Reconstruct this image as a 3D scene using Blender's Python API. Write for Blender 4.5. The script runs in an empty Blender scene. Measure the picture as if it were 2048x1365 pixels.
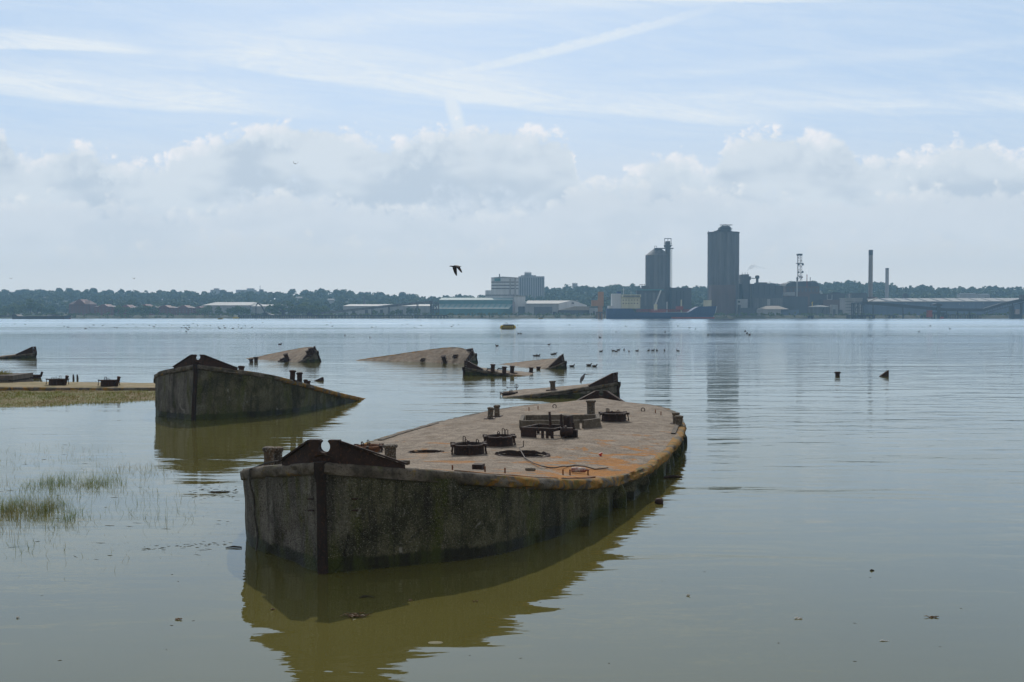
import bpy, math, random
from mathutils import Vector, Matrix, noise as mnoise
C = bpy.context.scene.collection
SC = bpy.context.scene
R = math.radians
rnd = random.Random(7)

# ------------------------------------------------------------------ camera, world, sun, exposure
F = 2150.0            # focal length in photo pixels (photo 2048 wide)
CAMH = 3.8
TILT = math.atan(55.5 / F)
cam_d = bpy.data.cameras.new("camera")
cam_d.sensor_width = 36.0
cam_d.lens = F / 2048.0 * 36.0
cam_d.clip_start = 0.2
cam_d.clip_end = 12000
cam = bpy.data.objects.new("camera", cam_d)
C.objects.link(cam)
cam.location = (0, 0, CAMH)
cam.rotation_euler = (R(90) - TILT, 0, 0)
SC.camera = cam

SUN_EL, SUN_AZ = R(37), R(-6)          # azimuth measured from +Y towards +X
sd = bpy.data.lights.new("sun", 'SUN')
sd.energy = 2.6
sd.angle = R(0.5)
sd.color = (1.0, 0.94, 0.85)
sun = bpy.data.objects.new("sun", sd)
C.objects.link(sun)
to_sun = Vector((math.sin(SUN_AZ) * math.cos(SUN_EL), math.cos(SUN_AZ) * math.cos(SUN_EL), math.sin(SUN_EL)))
sun.rotation_euler = to_sun.to_track_quat('Z', 'Y').to_euler()
sun.location = (0, 0, 60)

SC.view_settings.view_transform = 'Standard'
SC.view_settings.look = 'None'
SC.view_settings.exposure = 0.0
SC.view_settings.gamma = 1.0
SC.cycles.use_denoising = True
SC.cycles.max_bounces = 6
SC.cycles.diffuse_bounces = 2
SC.cycles.glossy_bounces = 3
SC.cycles.transmission_bounces = 2
SC.cycles.volume_bounces = 1
SC.cycles.transparent_max_bounces = 6
SC.cycles.sample_clamp_indirect = 4.0
SC.cycles.sample_clamp_direct = 12.0
SC.cycles.caustics_reflective = False


class G:
    """small node-graph helper"""
    def __init__(s, nt):
        s.nt = nt
    def put(s, sock, v):
        if isinstance(v, bpy.types.NodeSocket):
            s.nt.links.new(v, sock)
        elif v is not None:
            if isinstance(v, (tuple, list)) and len(v) == 3 and sock.type == 'RGBA':
                v = (*v, 1)
            sock.default_value = v
    def node(s, typ, **kw):
        n = s.nt.nodes.new(typ)
        for k, v in kw.items():
            setattr(n, k, v)
        return n
    def m(s, op, a, b=None, c=None, clamp=False):
        n = s.node('ShaderNodeMath', operation=op)
        n.use_clamp = clamp
        s.put(n.inputs[0], a); s.put(n.inputs[1], b); s.put(n.inputs[2], c)
        return n.outputs[0]
    def add(s, *a):
        r = a[0]
        for b in a[1:]:
            r = s.m('ADD', r, b)
        return r
    def mul(s, *a):
        r = a[0]
        for b in a[1:]:
            r = s.m('MULTIPLY', r, b)
        return r
    def sub(s, a, b): return s.m('SUBTRACT', a, b)
    def sm(s, x, a, b, lo=0.0, hi=1.0, kind='SMOOTHSTEP'):
        n = s.node('ShaderNodeMapRange', interpolation_type=kind)
        s.put(n.inputs[0], x); s.put(n.inputs[1], a); s.put(n.inputs[2], b)
        s.put(n.inputs[3], lo); s.put(n.inputs[4], hi)
        return n.outputs[0]
    def mix(s, f, a, b, mode='MIX'):
        n = s.node('ShaderNodeMix', data_type='RGBA', blend_type=mode)
        s.put(n.inputs[0], f); s.put(n.inputs[6], a); s.put(n.inputs[7], b)
        return n.outputs[2]
    def noise(s, vec, scale, detail=4, rough=0.55, dist=0.0, col=False, dim='3D'):
        n = s.node('ShaderNodeTexNoise', noise_dimensions=dim)
        if vec is not None: s.put(n.inputs['Vector'], vec)
        n.inputs['Scale'].default_value = scale
        n.inputs['Detail'].default_value = detail
        n.inputs['Roughness'].default_value = rough
        n.inputs['Distortion'].default_value = dist
        return n.outputs[1 if col else 0]
    def voro(s, vec, scale, feature='F1', detail=0, rough=0.5, dim='3D'):
        n = s.node('ShaderNodeTexVoronoi', feature=feature, voronoi_dimensions=dim)
        if vec is not None: s.put(n.inputs['Vector'], vec)
        n.inputs['Scale'].default_value = scale
        if 'Detail' in n.inputs: n.inputs['Detail'].default_value = detail
        if 'Roughness' in n.inputs: n.inputs['Roughness'].default_value = rough
        return n.outputs['Distance']
    def curve(s, x, pts):
        n = s.node('ShaderNodeFloatCurve')
        cu = n.mapping.curves[0]
        cu.points[0].location = pts[0]
        cu.points[1].location = pts[-1]
        for p in pts[1:-1]:
            cu.points.new(*p)
        n.mapping.update()
        s.put(n.inputs['Value'], x)
        return n.outputs[0]
    def xyz(s, a, b, c=0.0):
        n = s.node('ShaderNodeCombineXYZ')
        s.put(n.inputs[0], a); s.put(n.inputs[1], b); s.put(n.inputs[2], c)
        return n.outputs[0]
    def sep(s, v):
        n = s.node('ShaderNodeSeparateXYZ')
        s.put(n.inputs[0], v)
        return n.outputs
    def scalev(s, v, sc, off=(0, 0, 0)):
        n = s.node('ShaderNodeMapping')
        s.put(n.inputs[0], v)
        n.inputs['Scale'].default_value = sc
        n.inputs['Location'].default_value = off
        return n.outputs[0]


# sky: Nishita daylight with cirrus veils, old contrails and banks of cumulus; the clouds lie on a
# distant wall of weather over the far shore (u = x/y, v = z/y), the rest is sky with an added pale fill
def build_world():
    w = bpy.data.worlds.new("World")
    SC.world = w
    w.use_nodes = True
    nt = w.node_tree
    nt.nodes.clear()
    g = G(nt)
    out = g.node('ShaderNodeOutputWorld')
    bg = g.node('ShaderNodeBackground')
    nt.links.new(bg.outputs[0], out.inputs[0])
    sky = g.node('ShaderNodeTexSky', sky_type='NISHITA')
    sky.sun_disc = False
    sky.sun_elevation = SUN_EL
    sky.sun_rotation = SUN_AZ
    sky.altitude = 0
    sky.air_density = 1.0
    sky.dust_density = SKY_DUST
    sky.ozone_density = 1.5
    tc = g.node('ShaderNodeTexCoord')
    d = g.sep(tc.outputs['Generated'])
    dy = g.m('MAXIMUM', d[1], 0.12)
    az = g.m('DIVIDE', d[0], dy)
    el = g.m('DIVIDE', d[2], dy)
    K = 1.0 / SKY_STR
    def col(r, gg, b, k=1.0): return (r * K * k, gg * K * k, b * K * k)
    base = sky.outputs[0]
    base = g.mix(g.sm(d[2], 0.45, 0.95, 0.85, 0.1), base, col(0.445, 0.605, 0.82))
    def e(py): return (627 - py) / F
    def a(px): return (px - 1024) / F
    warp = g.noise(g.xyz(g.mul(az, 3.0), g.mul(el, 7.0)), 2.2, 5, 0.6, dim='2D')
    el2 = g.add(el, g.mul(g.sub(warp, 0.5), 0.012))
    fib = g.noise(g.xyz(g.add(g.mul(az, 4.0), g.mul(el, -6.0)), g.add(g.mul(el, 40.0), g.mul(az, 5.0))), 1.7, 7, 0.68, 0.6, dim='2D')
    fine = g.noise(g.xyz(g.mul(az, 60), g.mul(el, 100)), 1.6, 4, 0.65, dim='2D')
    tex = g.add(g.mul(g.sm(fib, 0.30, 0.72), 0.75), g.mul(fine, 0.45))
    veil = None
    def sheet(x0, y0, x1, y1, soft, fade, amt, xa, xb, xs=250, up=True):
        nonlocal veil
        b = (e(y1) - e(y0)) / (a(x1) - a(x0))
        s_ = g.sub(el2, g.add(e(y0), g.mul(g.sub(az, a(x0)), b)))
        if not up: s_ = g.mul(s_, -1.0)
        k = g.mul(g.sm(s_, 0, soft / F), g.sm(s_, fade * 0.2 / F, fade / F, 1, 0))
        if xa is not None: k = g.mul(k, g.sm(az, a(xa - xs), a(xa)))
        if xb is not None: k = g.mul(k, g.sm(az, a(xb), a(xb + xs), 1, 0))
        k = g.mul(k, amt, g.add(0.35, g.mul(tex, 0.95)))
        veil = k if veil is None else g.m('MAXIMUM', veil, k)
    sheet(0, 205, 450, 243, 22, 120, 0.95, None, 480, 300)
    sheet(470, 148, 900, 208, 14, 150, 0.90, 560, 1000, 400)
    sheet(0, 108, 320, 116, 10, 70, 1.0, None, 180, 260)
    sheet(250, 150, 1150, 60, 70, 110, 0.80, 300, 1250, 300)
    sheet(0, 180, 700, 165, 50, 90, 0.62, None, 700, 300)
    sheet(920, 215, 1420, 262, 16, 110, 0.85, 980, 1350, 350)
    sheet(1150, 250, 2048, 250, 40, 120, 0.75, 1250, None, 300)
    sheet(1150, 200, 2048, 118, 36, 75, 0.50, 1300, None, 400)
    sheet(820, 70, 1500, 30, 40, 110, 0.55, 950, 1500, 400)
    def trail(x0, y0, x1, y1, wd, amt, xa, xb, bend=0.0):
        nonlocal veil
        b = (e(y1) - e(y0)) / (a(x1) - a(x0))
        t = g.sub(az, a(x0))
        s_ = g.sub(el, g.add(e(y0), g.mul(t, b), g.mul(g.mul(t, t), bend), g.mul(g.sub(fine, 0.5), 9 / F)))
        k = g.sm(g.m('ABSOLUTE', s_), wd * 0.2 / F, wd / F, 1, 0)
        k = g.mul(k, g.sm(az, a(xa), a(xa + 60)), g.sm(az, a(xb - 420), a(xb), 1, 0), amt, g.add(0.55, g.mul(fine, 0.8)))
        veil = k if veil is None else g.m('MAXIMUM', veil, k)
    trail(872, 160, 1480, 26, 17, 0.78, 850, 1600, 0.12)
    trail(870, -4, 1700, 6, 11, 1.1, 880, 1850)
    s_ = g.sub(az, g.add(a(896), g.mul(g.sub(el, e(180)), -0.28)))
    k = g.mul(g.sm(g.m('ABSOLUTE', s_), 6 / F, 24 / F, 1, 0), g.sm(el, e(150), e(190), 0, 1), 0.85)
    veil = g.m('MAXIMUM', veil, k)
    sk = g.mix(g.m('MINIMUM', g.m('MAXIMUM', veil, g.mul(tex, 0.30)), 1.0), base, col(0.76, 0.82, 0.875))
    # low general haze behind the banks
    sk = g.mix(g.sm(el, e(470), e(190), 0.92, 0.0), sk, col(0.67, 0.715, 0.765))
    def bank(pts, amp, soft, rim, body, low, seed, opa, depth, fadeb):
        nonlocal sk
        cp = [((a(x) + 0.6) / 1.2, e(y) / 0.25) for x, y in pts]
        cp = [(0.0, cp[0][1])] + cp + [(1.0, cp[-1][1])]
        top = g.mul(g.curve(g.mul(g.add(az, 0.6), 1 / 1.2), cp), 0.25)
        u, v = g.add(az, seed), g.mul(el, 1.15)
        big = g.noise(g.xyz(u, v), 20, 2, 0.5, dim='2D')
        fn = g.noise(g.xyz(u, v), 95, 5, 0.66, dim='2D')
        wv = g.mul(g.sub(fn, 0.5), 0.012)
        pf = g.voro(g.xyz(g.add(u, wv, g.mul(big, 0.02)), g.add(v, wv)), 40, 'F1', 2, 0.5, dim='2D')
        dd = g.sub(top, el)
        dd = g.add(dd, g.mul(g.sub(big, 0.5), amp * 0.7), g.mul(g.sub(0.33, pf), amp * 1.1), g.mul(g.sub(fn, 0.5), amp * 0.9))
        mask = g.mul(g.sm(dd, 0.0, soft), opa)
        lump = g.add(g.mul(g.sub(0.36, pf), 1.3), g.mul(g.sub(fn, 0.5), 1.3), g.mul(g.sub(big, 0.5), 1.0))
        c_ = g.mix(g.sm(g.sub(dd, g.mul(lump, 0.022)), 0.002, depth * 0.55), rim, body)
        c_ = g.mix(g.sm(g.sub(dd, g.mul(lump, 0.030)), depth * 0.45, depth), c_, g.mix(g.sm(g.noise(g.xyz(u, g.mul(v, 2.0)), 7, 3, 0.6, dim='2D'), 0.38, 0.62), low, body))
        c_ = g.mix(g.mul(g.sm(lump, 0.05, 0.55), g.sm(dd, depth, depth * 0.3), 0.45), c_, rim)
        mask = g.mul(mask, g.sm(g.add(dd, g.mul(lump, 0.010)), fadeb * 0.6, fadeb, 1, 0))
        sk = g.mix(mask, sk, c_)
    bank([(-200, 250), (0, 236), (30, 262), (60, 292), (120, 275), (175, 266), (215, 292), (285, 302), (340, 300), (352, 268), (400, 264),
          (480, 240), (560, 224), (640, 226), (715, 244), (765, 264), (800, 258), (860, 238), (960, 230), (1060, 238), (1130, 250),
          (1150, 300), (1180, 342), (1270, 312), (1320, 288), (1385, 290), (1412, 315), (1445, 268), (1510, 242), (1600, 246), (1690, 252),
          (1722, 292), (1780, 286), (1850, 282), (1900, 264), (1965, 260), (2030, 288), (2250, 270)],
         0.016, 0.011, col(0.90, 0.88, 0.89), col(0.675, 0.735, 0.79), col(0.515, 0.595, 0.685), 2.7, 0.90, 0.055, 0.085)
    bank([(-200, 375), (0, 380), (130, 372), (260, 380), (390, 400), (560, 360), (650, 372), (800, 388), (960, 400), (1050, 395), (1200, 340), (1420, 352),
          (1600, 372), (1760, 365), (1900, 352), (2250, 372)],
         0.020, 0.014, col(0.80, 0.82, 0.835), col(0.665, 0.715, 0.77), col(0.61, 0.67, 0.735), 8.3, 0.85, 0.045, 0.09)
    bank([(-200, 460), (200, 470), (500, 440), (800, 470), (1050, 460), (1250, 455), (1500, 470), (1800, 450), (2250, 470)],
         0.020, 0.018, col(0.75, 0.765, 0.775), col(0.665, 0.70, 0.735), col(0.64, 0.68, 0.72), 14.9, 0.75, 0.04, 0.08)
    sk = g.mix(g.sm(el, 0.0, e(430), 0.80, 0.0), sk, col(0.80, 0.785, 0.745))
    # below the horizon: dull river light
    sk = g.mix(g.sm(d[2], -0.03, 0.0, 1.0, 0.0), sk, col(0.2, 0.22, 0.22))
    # behind the camera: pale fill added over the Nishita sky to light shaded faces
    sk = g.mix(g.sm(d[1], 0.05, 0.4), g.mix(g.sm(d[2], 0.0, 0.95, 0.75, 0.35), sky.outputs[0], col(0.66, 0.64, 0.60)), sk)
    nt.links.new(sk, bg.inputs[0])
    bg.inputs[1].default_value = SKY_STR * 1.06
    w.cycles.sampling_method = 'MANUAL'
    w.cycles.sample_map_resolution = 512

HAZE = 0.00027
SKY_STR = 0.10
SKY_DUST = 1.5
SKY_TINT = (1.0, 1.0, 1.0)
build_world()


# ------------------------------------------------------------------ geometry helpers
def ray(px, py):
    ct, st = math.cos(TILT), math.sin(TILT)
    dx, dz = (px - 1024) / F, (682.5 - py) / F
    return Vector((dx, ct + st * dz, -st + ct * dz))
def P(px, py, Y):
    """point in the world seen at photo pixel px,py, Y metres out"""
    d = ray(px, py)
    return Vector((0, 0, CAMH)) + d * (Y / d.y)
def W(px, py, z=0.0):
    d = ray(px, py)
    return Vector((0, 0, CAMH)) + d * ((z - CAMH) / d.z)


class MB:
    def __init__(s):
        s.v, s.f = [], []
    def addv(s, vs, fs, M=None):
        o = len(s.v)
        s.v += [tuple(M @ Vector(v)) if M is not None else tuple(v) for v in vs]
        s.f += [tuple(i + o for i in f) for f in fs]
        return s
    def box(s, a, b, M=None):
        x0, y0, z0 = (min(a[i], b[i]) for i in range(3))
        x1, y1, z1 = (max(a[i], b[i]) for i in range(3))
        vs = [(x0, y0, z0), (x1, y0, z0), (x1, y1, z0), (x0, y1, z0), (x0, y0, z1), (x1, y0, z1), (x1, y1, z1), (x0, y1, z1)]
        fs = [(3, 2, 1, 0), (4, 5, 6, 7), (0, 1, 5, 4), (1, 2, 6, 5), (2, 3, 7, 6), (3, 0, 4, 7)]
        return s.addv(vs, fs, M)
    def tube(s, path, rad, n=8, cap=True, M=None, sy=1.0):
        path = [Vector(p) for p in path]
        if not isinstance(rad, (list, tuple)): rad = [rad] * len(path)
        vs, fs = [], []
        t0 = (path[1] - path[0]).normalized()
        up = Vector((0, 0, 1)) if abs(t0.z) < 0.9 else Vector((1, 0, 0))
        u = t0.cross(up).normalized()
        for i, p in enumerate(path):
            t = (path[min(i + 1, len(path) - 1)] - path[max(i - 1, 0)]).normalized()
            u = (u - t * u.dot(t)).normalized()
            w = t.cross(u)
            for k in range(n):
                an = 2 * math.pi * k / n
                vs.append(p + (u * math.cos(an) + w * math.sin(an) * sy) * rad[i])
        for i in range(len(path) - 1):
            for k in range(n):
                a, b = i * n + k, i * n + (k + 1) % n
                fs.append((a, b, b + n, a + n))
        if cap:
            fs.append(tuple(range(n - 1, -1, -1)))
            fs.append(tuple((len(path) - 1) * n + k for k in range(n)))
        return s.addv(vs, fs, M)
    def lathe(s, prof, n=24, M=None, cap=True):
        """profile [(r,z)...] round z"""
        vs, fs = [], []
        for r, z in prof:
            for k in range(n):
                an = 2 * math.pi * k / n
                vs.append((r * math.cos(an), r * math.sin(an), z))
        for i in range(len(prof) - 1):
            for k in range(n):
                a, b = i * n + k, i * n + (k + 1) % n
                fs.append((a, b, b + n, a + n))
        if cap:
            fs.append(tuple(range(n - 1, -1, -1)))
            fs.append(tuple((len(prof) - 1) * n + k for k in range(n)))
        return s.addv(vs, fs, M)
    def prism(s, poly, y0, y1, M=None):
        """polygon in x,z pushed from y0 to y1"""
        n = len(poly)
        vs = [(x, y0, z) for x, z in poly] + [(x, y1, z) for x, z in poly]
        fs = [tuple(range(n)), tuple(range(2 * n - 1, n - 1, -1))]
        for i in range(n):
            j = (i + 1) % n
            fs.append((i, i + n, j + n, j))
        return s.addv(vs, fs, M)
    def build(s, name, mat, parent=None, sub=None, smooth=None, local=False):
        me = bpy.data.meshes.new(name)
        vs = s.v
        if parent is not None and not local:
            o = parent.get('_o', (0, 0, 0))
            vs = [(x - o[0], y - o[1], z - o[2]) for x, y, z in vs]
        me.from_pydata(vs, [], s.f)
        me.materials.append(mat)
        if smooth is not None:
            me.polygons.foreach_set('use_smooth', [True] * len(me.polygons))
            if smooth < 179: me.set_sharp_from_angle(angle=R(smooth))
        me.update()
        ob = bpy.data.objects.new(name, me)
        C.objects.link(ob)
        if parent is not None:
            ob.parent = parent
        return ob


def split(mb):
    """the loose pieces of a mesh, each as its own MB"""
    par = list(range(len(mb.v)))
    def fd(i):
        while par[i] != i:
            par[i] = par[par[i]]; i = par[i]
        return i
    for f_ in mb.f:
        a = fd(f_[0])
        for i in f_[1:]: par[fd(i)] = a
    out = {}
    for f_ in mb.f:
        r_ = fd(f_[0])
        m_, mp = out.setdefault(r_, (MB(), {}))
        g_ = []
        for i in f_:
            if i not in mp:
                mp[i] = len(m_.v); m_.v.append(mb.v[i])
            g_.append(mp[i])
        m_.f.append(tuple(g_))
    return [m_ for m_, _ in out.values()]
def tag(o, label=None, cat=None, group=None, kind=None):
    if label: o['label'] = label
    if cat: o['category'] = cat
    if group: o['group'] = group
    if kind: o['kind'] = kind
    return o
ORIG = {}
def thing(name, loc, label, cat, group=None, rot=None):
    o = bpy.data.objects.new(name, None)
    C.objects.link(o)
    o.location = loc
    o.empty_display_size = 0.3
    if rot is not None: o.rotation_euler = rot
    ORIG[o.name] = Vector(loc)
    return tag(o, label, cat, group)
def bw(mb, name, mat, parent, smooth=None):
    """mesh given in world coordinates, under an unrotated thing"""
    o = ORIG[parent.name]
    mb.v = [(x - o[0], y - o[1], z - o[2]) for x, y, z in mb.v]
    return mb.build(name, mat, parent, smooth=smooth, local=True)
def sub_of(ob, parent_part):
    """make ob (built in the same local frame) a sub-part of parent_part"""
    ob.parent = parent_part
    return ob
def centre_top(ob, label, cat, group=None, kind=None):
    """a one-mesh thing: put its origin at the base of its mesh"""
    me = ob.data
    xs = [v.co.x for v in me.vertices]; ys = [v.co.y for v in me.vertices]; zs = [v.co.z for v in me.vertices]
    c = Vector(((min(xs) + max(xs)) / 2, (min(ys) + max(ys)) / 2, min(zs)))
    me.transform(Matrix.Translation(-c))
    ob.location = c
    return tag(ob, label, cat, group, kind)
def copy_tree(o, parent=None):
    c = o.copy()
    C.objects.link(c)
    c.parent = parent
    for ch in list(o.children):
        copy_tree(ch, c)
    return c
def fbm(x, y, z, o=3):
    return mnoise.fractal(Vector((x, y, z)), 0.9, 2.0, o)


# ------------------------------------------------------------------ materials
def material(name):
    m = bpy.data.materials.new(name)
    m.use_nodes = True
    nt = m.node_tree
    nt.nodes.clear()
    out = nt.nodes.new('ShaderNodeOutputMaterial')
    b = nt.nodes.new('ShaderNodeBsdfPrincipled')
    nt.links.new(b.outputs[0], out.inputs[0])
    return m, G(nt), b
def bump(g, b, h, dist=0.01, strength=1.0):
    n = g.node('ShaderNodeBump')
    n.inputs['Strength'].default_value = strength
    n.inputs['Distance'].default_value = dist
    g.put(n.inputs['Height'], h)
    g.nt.links.new(n.outputs[0], b.inputs['Normal'])
def pbr(name, c1, c2=None, scale=3.0, rough=0.8, metal=0.0, bmp=0.0, c3=None, stretch=(1, 1, 1), world=False):
    m, g, b = material(name)
    tc = g.node('ShaderNodeTexCoord')
    if world:
        v = g.node('ShaderNodeNewGeometry').outputs['Position']
    else:
        v = tc.outputs['Object']
    v = g.scalev(v, stretch)
    c2 = c2 or tuple(k * 0.7 for k in c1)
    n1 = g.noise(v, scale, 6, 0.6, 0.3)
    c = g.mix(g.sm(n1, 0.35, 0.65), c1, c2)
    if c3:
        n2 = g.noise(v, scale * 3.7, 5, 0.65)
        c = g.mix(g.sm(n2, 0.52, 0.66), c, c3)
    g.put(b.inputs['Base Color'], c)
    b.inputs['Roughness'].default_value = rough
    b.inputs['Metallic'].default_value = metal
    b.inputs['Specular IOR Level'].default_value = 0.3
    if bmp:
        bump(g, b, g.noise(v, scale * 9, 5, 0.6), bmp)
    return m

def mat_hull():
    m, g, b = material('weathered_concrete_hull')
    tc = g.node('ShaderNodeTexCoord')
    v = tc.outputs['Object']
    x, y, z = g.sep(v)
    pz = g.sep(g.node('ShaderNodeNewGeometry').outputs['Position'])[2]
    big = g.noise(v, 0.8, 5, 0.62, 0.6)
    mid = g.noise(g.scalev(v, (1, 1, 0.45)), 3.4, 6, 0.7, 0.5)
    streak = g.noise(g.scalev(v, (1, 1, 0.07)), 4.2, 6, 0.65)
    fine = g.noise(v, 30, 4, 0.75)
    grit = g.noise(g.scalev(v, (1, 1, 1), (5, 2, 7)), 55, 2, 0.6)
    spk = g.voro(v, 34, 'F1')
    star = g.sm(y, 0.15, -0.6)
    dry = g.mix(g.sm(mid, 0.32, 0.68), (0.085, 0.080, 0.071), (0.215, 0.200, 0.172))
    weedy = g.mix(g.sm(mid, 0.30, 0.70), (0.047, 0.048, 0.024), (0.155, 0.148, 0.090))
    c = g.mix(star, dry, weedy)
    c = g.mix(g.mul(g.sm(big, 0.47, 0.62), g.add(0.35, g.mul(star, 0.45))), c, (0.040, 0.041, 0.024))
    # rain and seep marks running down
    c = g.mix(g.mul(g.sm(streak, 0.51, 0.64), 0.75), c, (0.030, 0.028, 0.021))
    c = g.mix(g.mul(g.sm(streak, 0.40, 0.30), 0.45), c, (0.26, 0.245, 0.215))
    alg = g.noise(g.scalev(v, (1, 1, 0.22), (3, 1, 0)), 1.7, 5, 0.68)
    c = g.mix(g.mul(g.sm(alg, 0.49, 0.64), 0.75), c, (0.078, 0.090, 0.018))
    pale = g.noise(g.scalev(v, (1, 1, 0.6), (7, 3, 2)), 2.0, 6, 0.72, 0.9)
    c = g.mix(g.mul(g.sm(pale, 0.60, 0.68), 0.75), c, (0.34, 0.325, 0.29))
    # patched and cracked render: thin dark lines
    wv = g.noise(v, 2.5, 4, 0.6, col=True)
    ck = g.voro(g.mix(0.22, v, wv), 0.85, 'DISTANCE_TO_EDGE')
    ckm = g.mul(g.sm(ck, 0.007, 0.002, 0, 1), g.sm(big, 0.46, 0.58))
    c = g.mix(g.mul(ckm, 0.55), c, (0.012, 0.011, 0.009))
    # exposed aggregate: light and dark stones
    c = g.mix(g.mul(g.sm(spk, 0.26, 0.12, 0.0, 1.0), g.sm(fine, 0.50, 0.66), 0.85), c, (0.46, 0.43, 0.36))
    c = g.mix(g.mul(g.sm(fine, 0.50, 0.34, 0.0, 1.0), 0.75), c, (0.022, 0.020, 0.015))
    c = g.mix(g.mul(g.sm(grit, 0.58, 0.68), 0.55), c, (0.36, 0.335, 0.28))
    # weed-grown tide band, ragged upper edge
    edge = g.add(pz, g.mul(g.sub(mid, 0.5), 0.22), g.mul(g.sub(streak, 0.5), 0.12))
    tide = g.sm(edge, 0.17, 0.22, 1.0, 0.0)
    c = g.mix(g.mul(tide, 0.88), c, g.mix(g.sm(alg, 0.42, 0.6), (0.014, 0.014, 0.007), (0.045, 0.056, 0.010)))
    g.put(b.inputs['Base Color'], c)
    g.put(b.inputs['Roughness'], g.sm(tide, 0, 1, 0.92, 0.5))
    b.inputs['Specular IOR Level'].default_value = 0.22
    bump(g, b, g.add(g.mul(mid, 1.0), g.mul(fine, 0.5), g.mul(spk, 0.35), g.mul(ckm, -0.6)), 0.05)
    return m
def mat_deck(name='pebbly_concrete_deck', lichen=1.0, tone=1.0):
    m, g, b = material(name)
    tc = g.node('ShaderNodeTexCoord')
    v = tc.outputs['Object']
    x, y, z = g.sep(v)
    big = g.noise(v, 0.55, 5, 0.6, 0.4)
    mid = g.noise(v, 2.6, 6, 0.65, 0.3)
    fine = g.noise(v, 24, 4, 0.75)
    spk = g.voro(v, 30, 'F1')
    t = tone
    c = g.mix(g.sm(mid, 0.32, 0.68), (0.195 * t, 0.152 * t, 0.110 * t), (0.335 * t, 0.277 * t, 0.212 * t))
    c = g.mix(g.mul(g.sm(big, 0.5, 0.7), 0.6), c, (0.160 * t, 0.122 * t, 0.086 * t))
    c = g.mix(g.mul(g.sm(fine, 0.52, 0.36, 0.0, 1.0), 0.85), c, (0.065 * t, 0.050 * t, 0.036 * t))
    c = g.mix(g.mul(g.sm(spk, 0.22, 0.08, 0.0, 1.0), 0.4), c, (0.46 * t, 0.42 * t, 0.36 * t))
    # orange crustose lichen, thickest along the bow half of the starboard edge
    l1 = g.noise(g.scalev(v, (1.0, 0.8, 1)), 1.15, 8, 0.68, 0.7)
    l2 = g.noise(v, 11, 6, 0.7)
    where = g.add(g.mul(g.sm(x, 12.0, 3.5), 0.075), g.mul(g.mul(g.sm(y, -0.8, -3.2), g.sm(x, 16, 10)), 0.125))
    where = g.add(where, g.mul(g.sm(x, 1.2, 3.0, 1.0, 0.0), -0.06))
    li = g.sm(g.add(l1, where, g.mul(g.sub(l2, 0.5), 0.26)), 0.60, 0.68)
    c = g.mix(g.mul(li, 0.85 * lichen), c, g.mix(g.sm(l2, 0.4, 0.6), (0.42, 0.165, 0.015), (0.27, 0.115, 0.02)))
    g.put(b.inputs['Base Color'], c)
    b.inputs['Roughness'].default_value = 0.95
    b.inputs['Specular IOR Level'].default_value = 0.2
    bump(g, b, g.add(g.mul(mid, 0.5), g.mul(fine, 0.6), g.mul(spk, 0.4)), 0.022)
    return m
def mat_gunwale():
    m, g, b = material('lichened_concrete_rail')
    v = g.node('ShaderNodeTexCoord').outputs['Object']
    x, y, z = g.sep(v)
    mid = g.noise(v, 3.5, 6, 0.65, 0.3)
    fine = g.noise(v, 26, 4, 0.75)
    c = g.mix(g.sm(mid, 0.3, 0.7), (0.060, 0.052, 0.042), (0.190, 0.165, 0.130))
    c = g.mix(g.mul(g.sm(fine, 0.5, 0.32, 0.0, 1.0), 0.6), c, (0.025, 0.022, 0.017))
    l1 = g.noise(v, 1.9, 7, 0.68, 0.6)
    l2 = g.noise(v, 10, 6, 0.7)
    where = g.add(g.mul(g.sm(x, 2.0, 5.0), 0.10), g.mul(g.sm(x, 14, 20), -0.12), g.mul(g.sm(y, 0.0, -2.0), 0.09))
    li = g.sm(g.add(l1, where, g.mul(g.sub(l2, 0.5), 0.35)), 0.60, 0.68)
    c = g.mix(g.mul(li, 0.75), c, g.mix(g.sm(l2, 0.45, 0.6), (0.38, 0.165, 0.015), (0.20, 0.15, 0.025)))
    al = g.noise(g.scalev(v, (1, 1, 1), (4, 4, 4)), 2.4, 6, 0.65)
    c = g.mix(g.mul(g.sm(al, 0.54, 0.7), 0.6), c, (0.075, 0.085, 0.026))
    g.put(b.inputs['Base Color'], c)
    b.inputs['Roughness'].default_value = 0.93
    b.inputs['Specular IOR Level'].default_value = 0.2
    bump(g, b, g.add(g.mul(mid, 0.9), g.mul(fine, 0.45)), 0.03)
    return m

M_HULL = mat_hull()
M_DECK = mat_deck()
M_DECK2 = mat_deck('bleached_concrete_deck', 0.10, 1.0)
M_RAIL = mat_gunwale()
M_RUST = pbr('brown_rust_iron', (0.042, 0.025, 0.020), (0.026, 0.018, 0.016), 5, 0.85, 0, 0.012, (0.080, 0.040, 0.024))
M_RUSTD = pbr('dark_rust_iron', (0.045, 0.024, 0.018), (0.026, 0.018, 0.015), 6, 0.8, 0, 0.01, (0.09, 0.04, 0.022))
M_RUSTO = pbr('orange_rust_edge', (0.21, 0.085, 0.035), (0.11, 0.05, 0.03), 9, 0.9, 0, 0.01, (0.30, 0.14, 0.05))
M_BOLL = pbr('crusted_iron_bollard', (0.060, 0.052, 0.044), (0.11, 0.075, 0.045), 8, 0.9, 0, 0.012, (0.26, 0.25, 0.21))
M_COAM = pbr('grey_concrete_coaming', (0.15, 0.125, 0.095), (0.095, 0.078, 0.06), 4, 0.93, 0, 0.02, (0.22, 0.185, 0.14))
M_STEM = pbr('black_rusted_stem_iron', (0.028, 0.019, 0.016), (0.018, 0.014, 0.012), 6, 0.8, 0, 0.01, (0.06, 0.03, 0.02))
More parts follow.
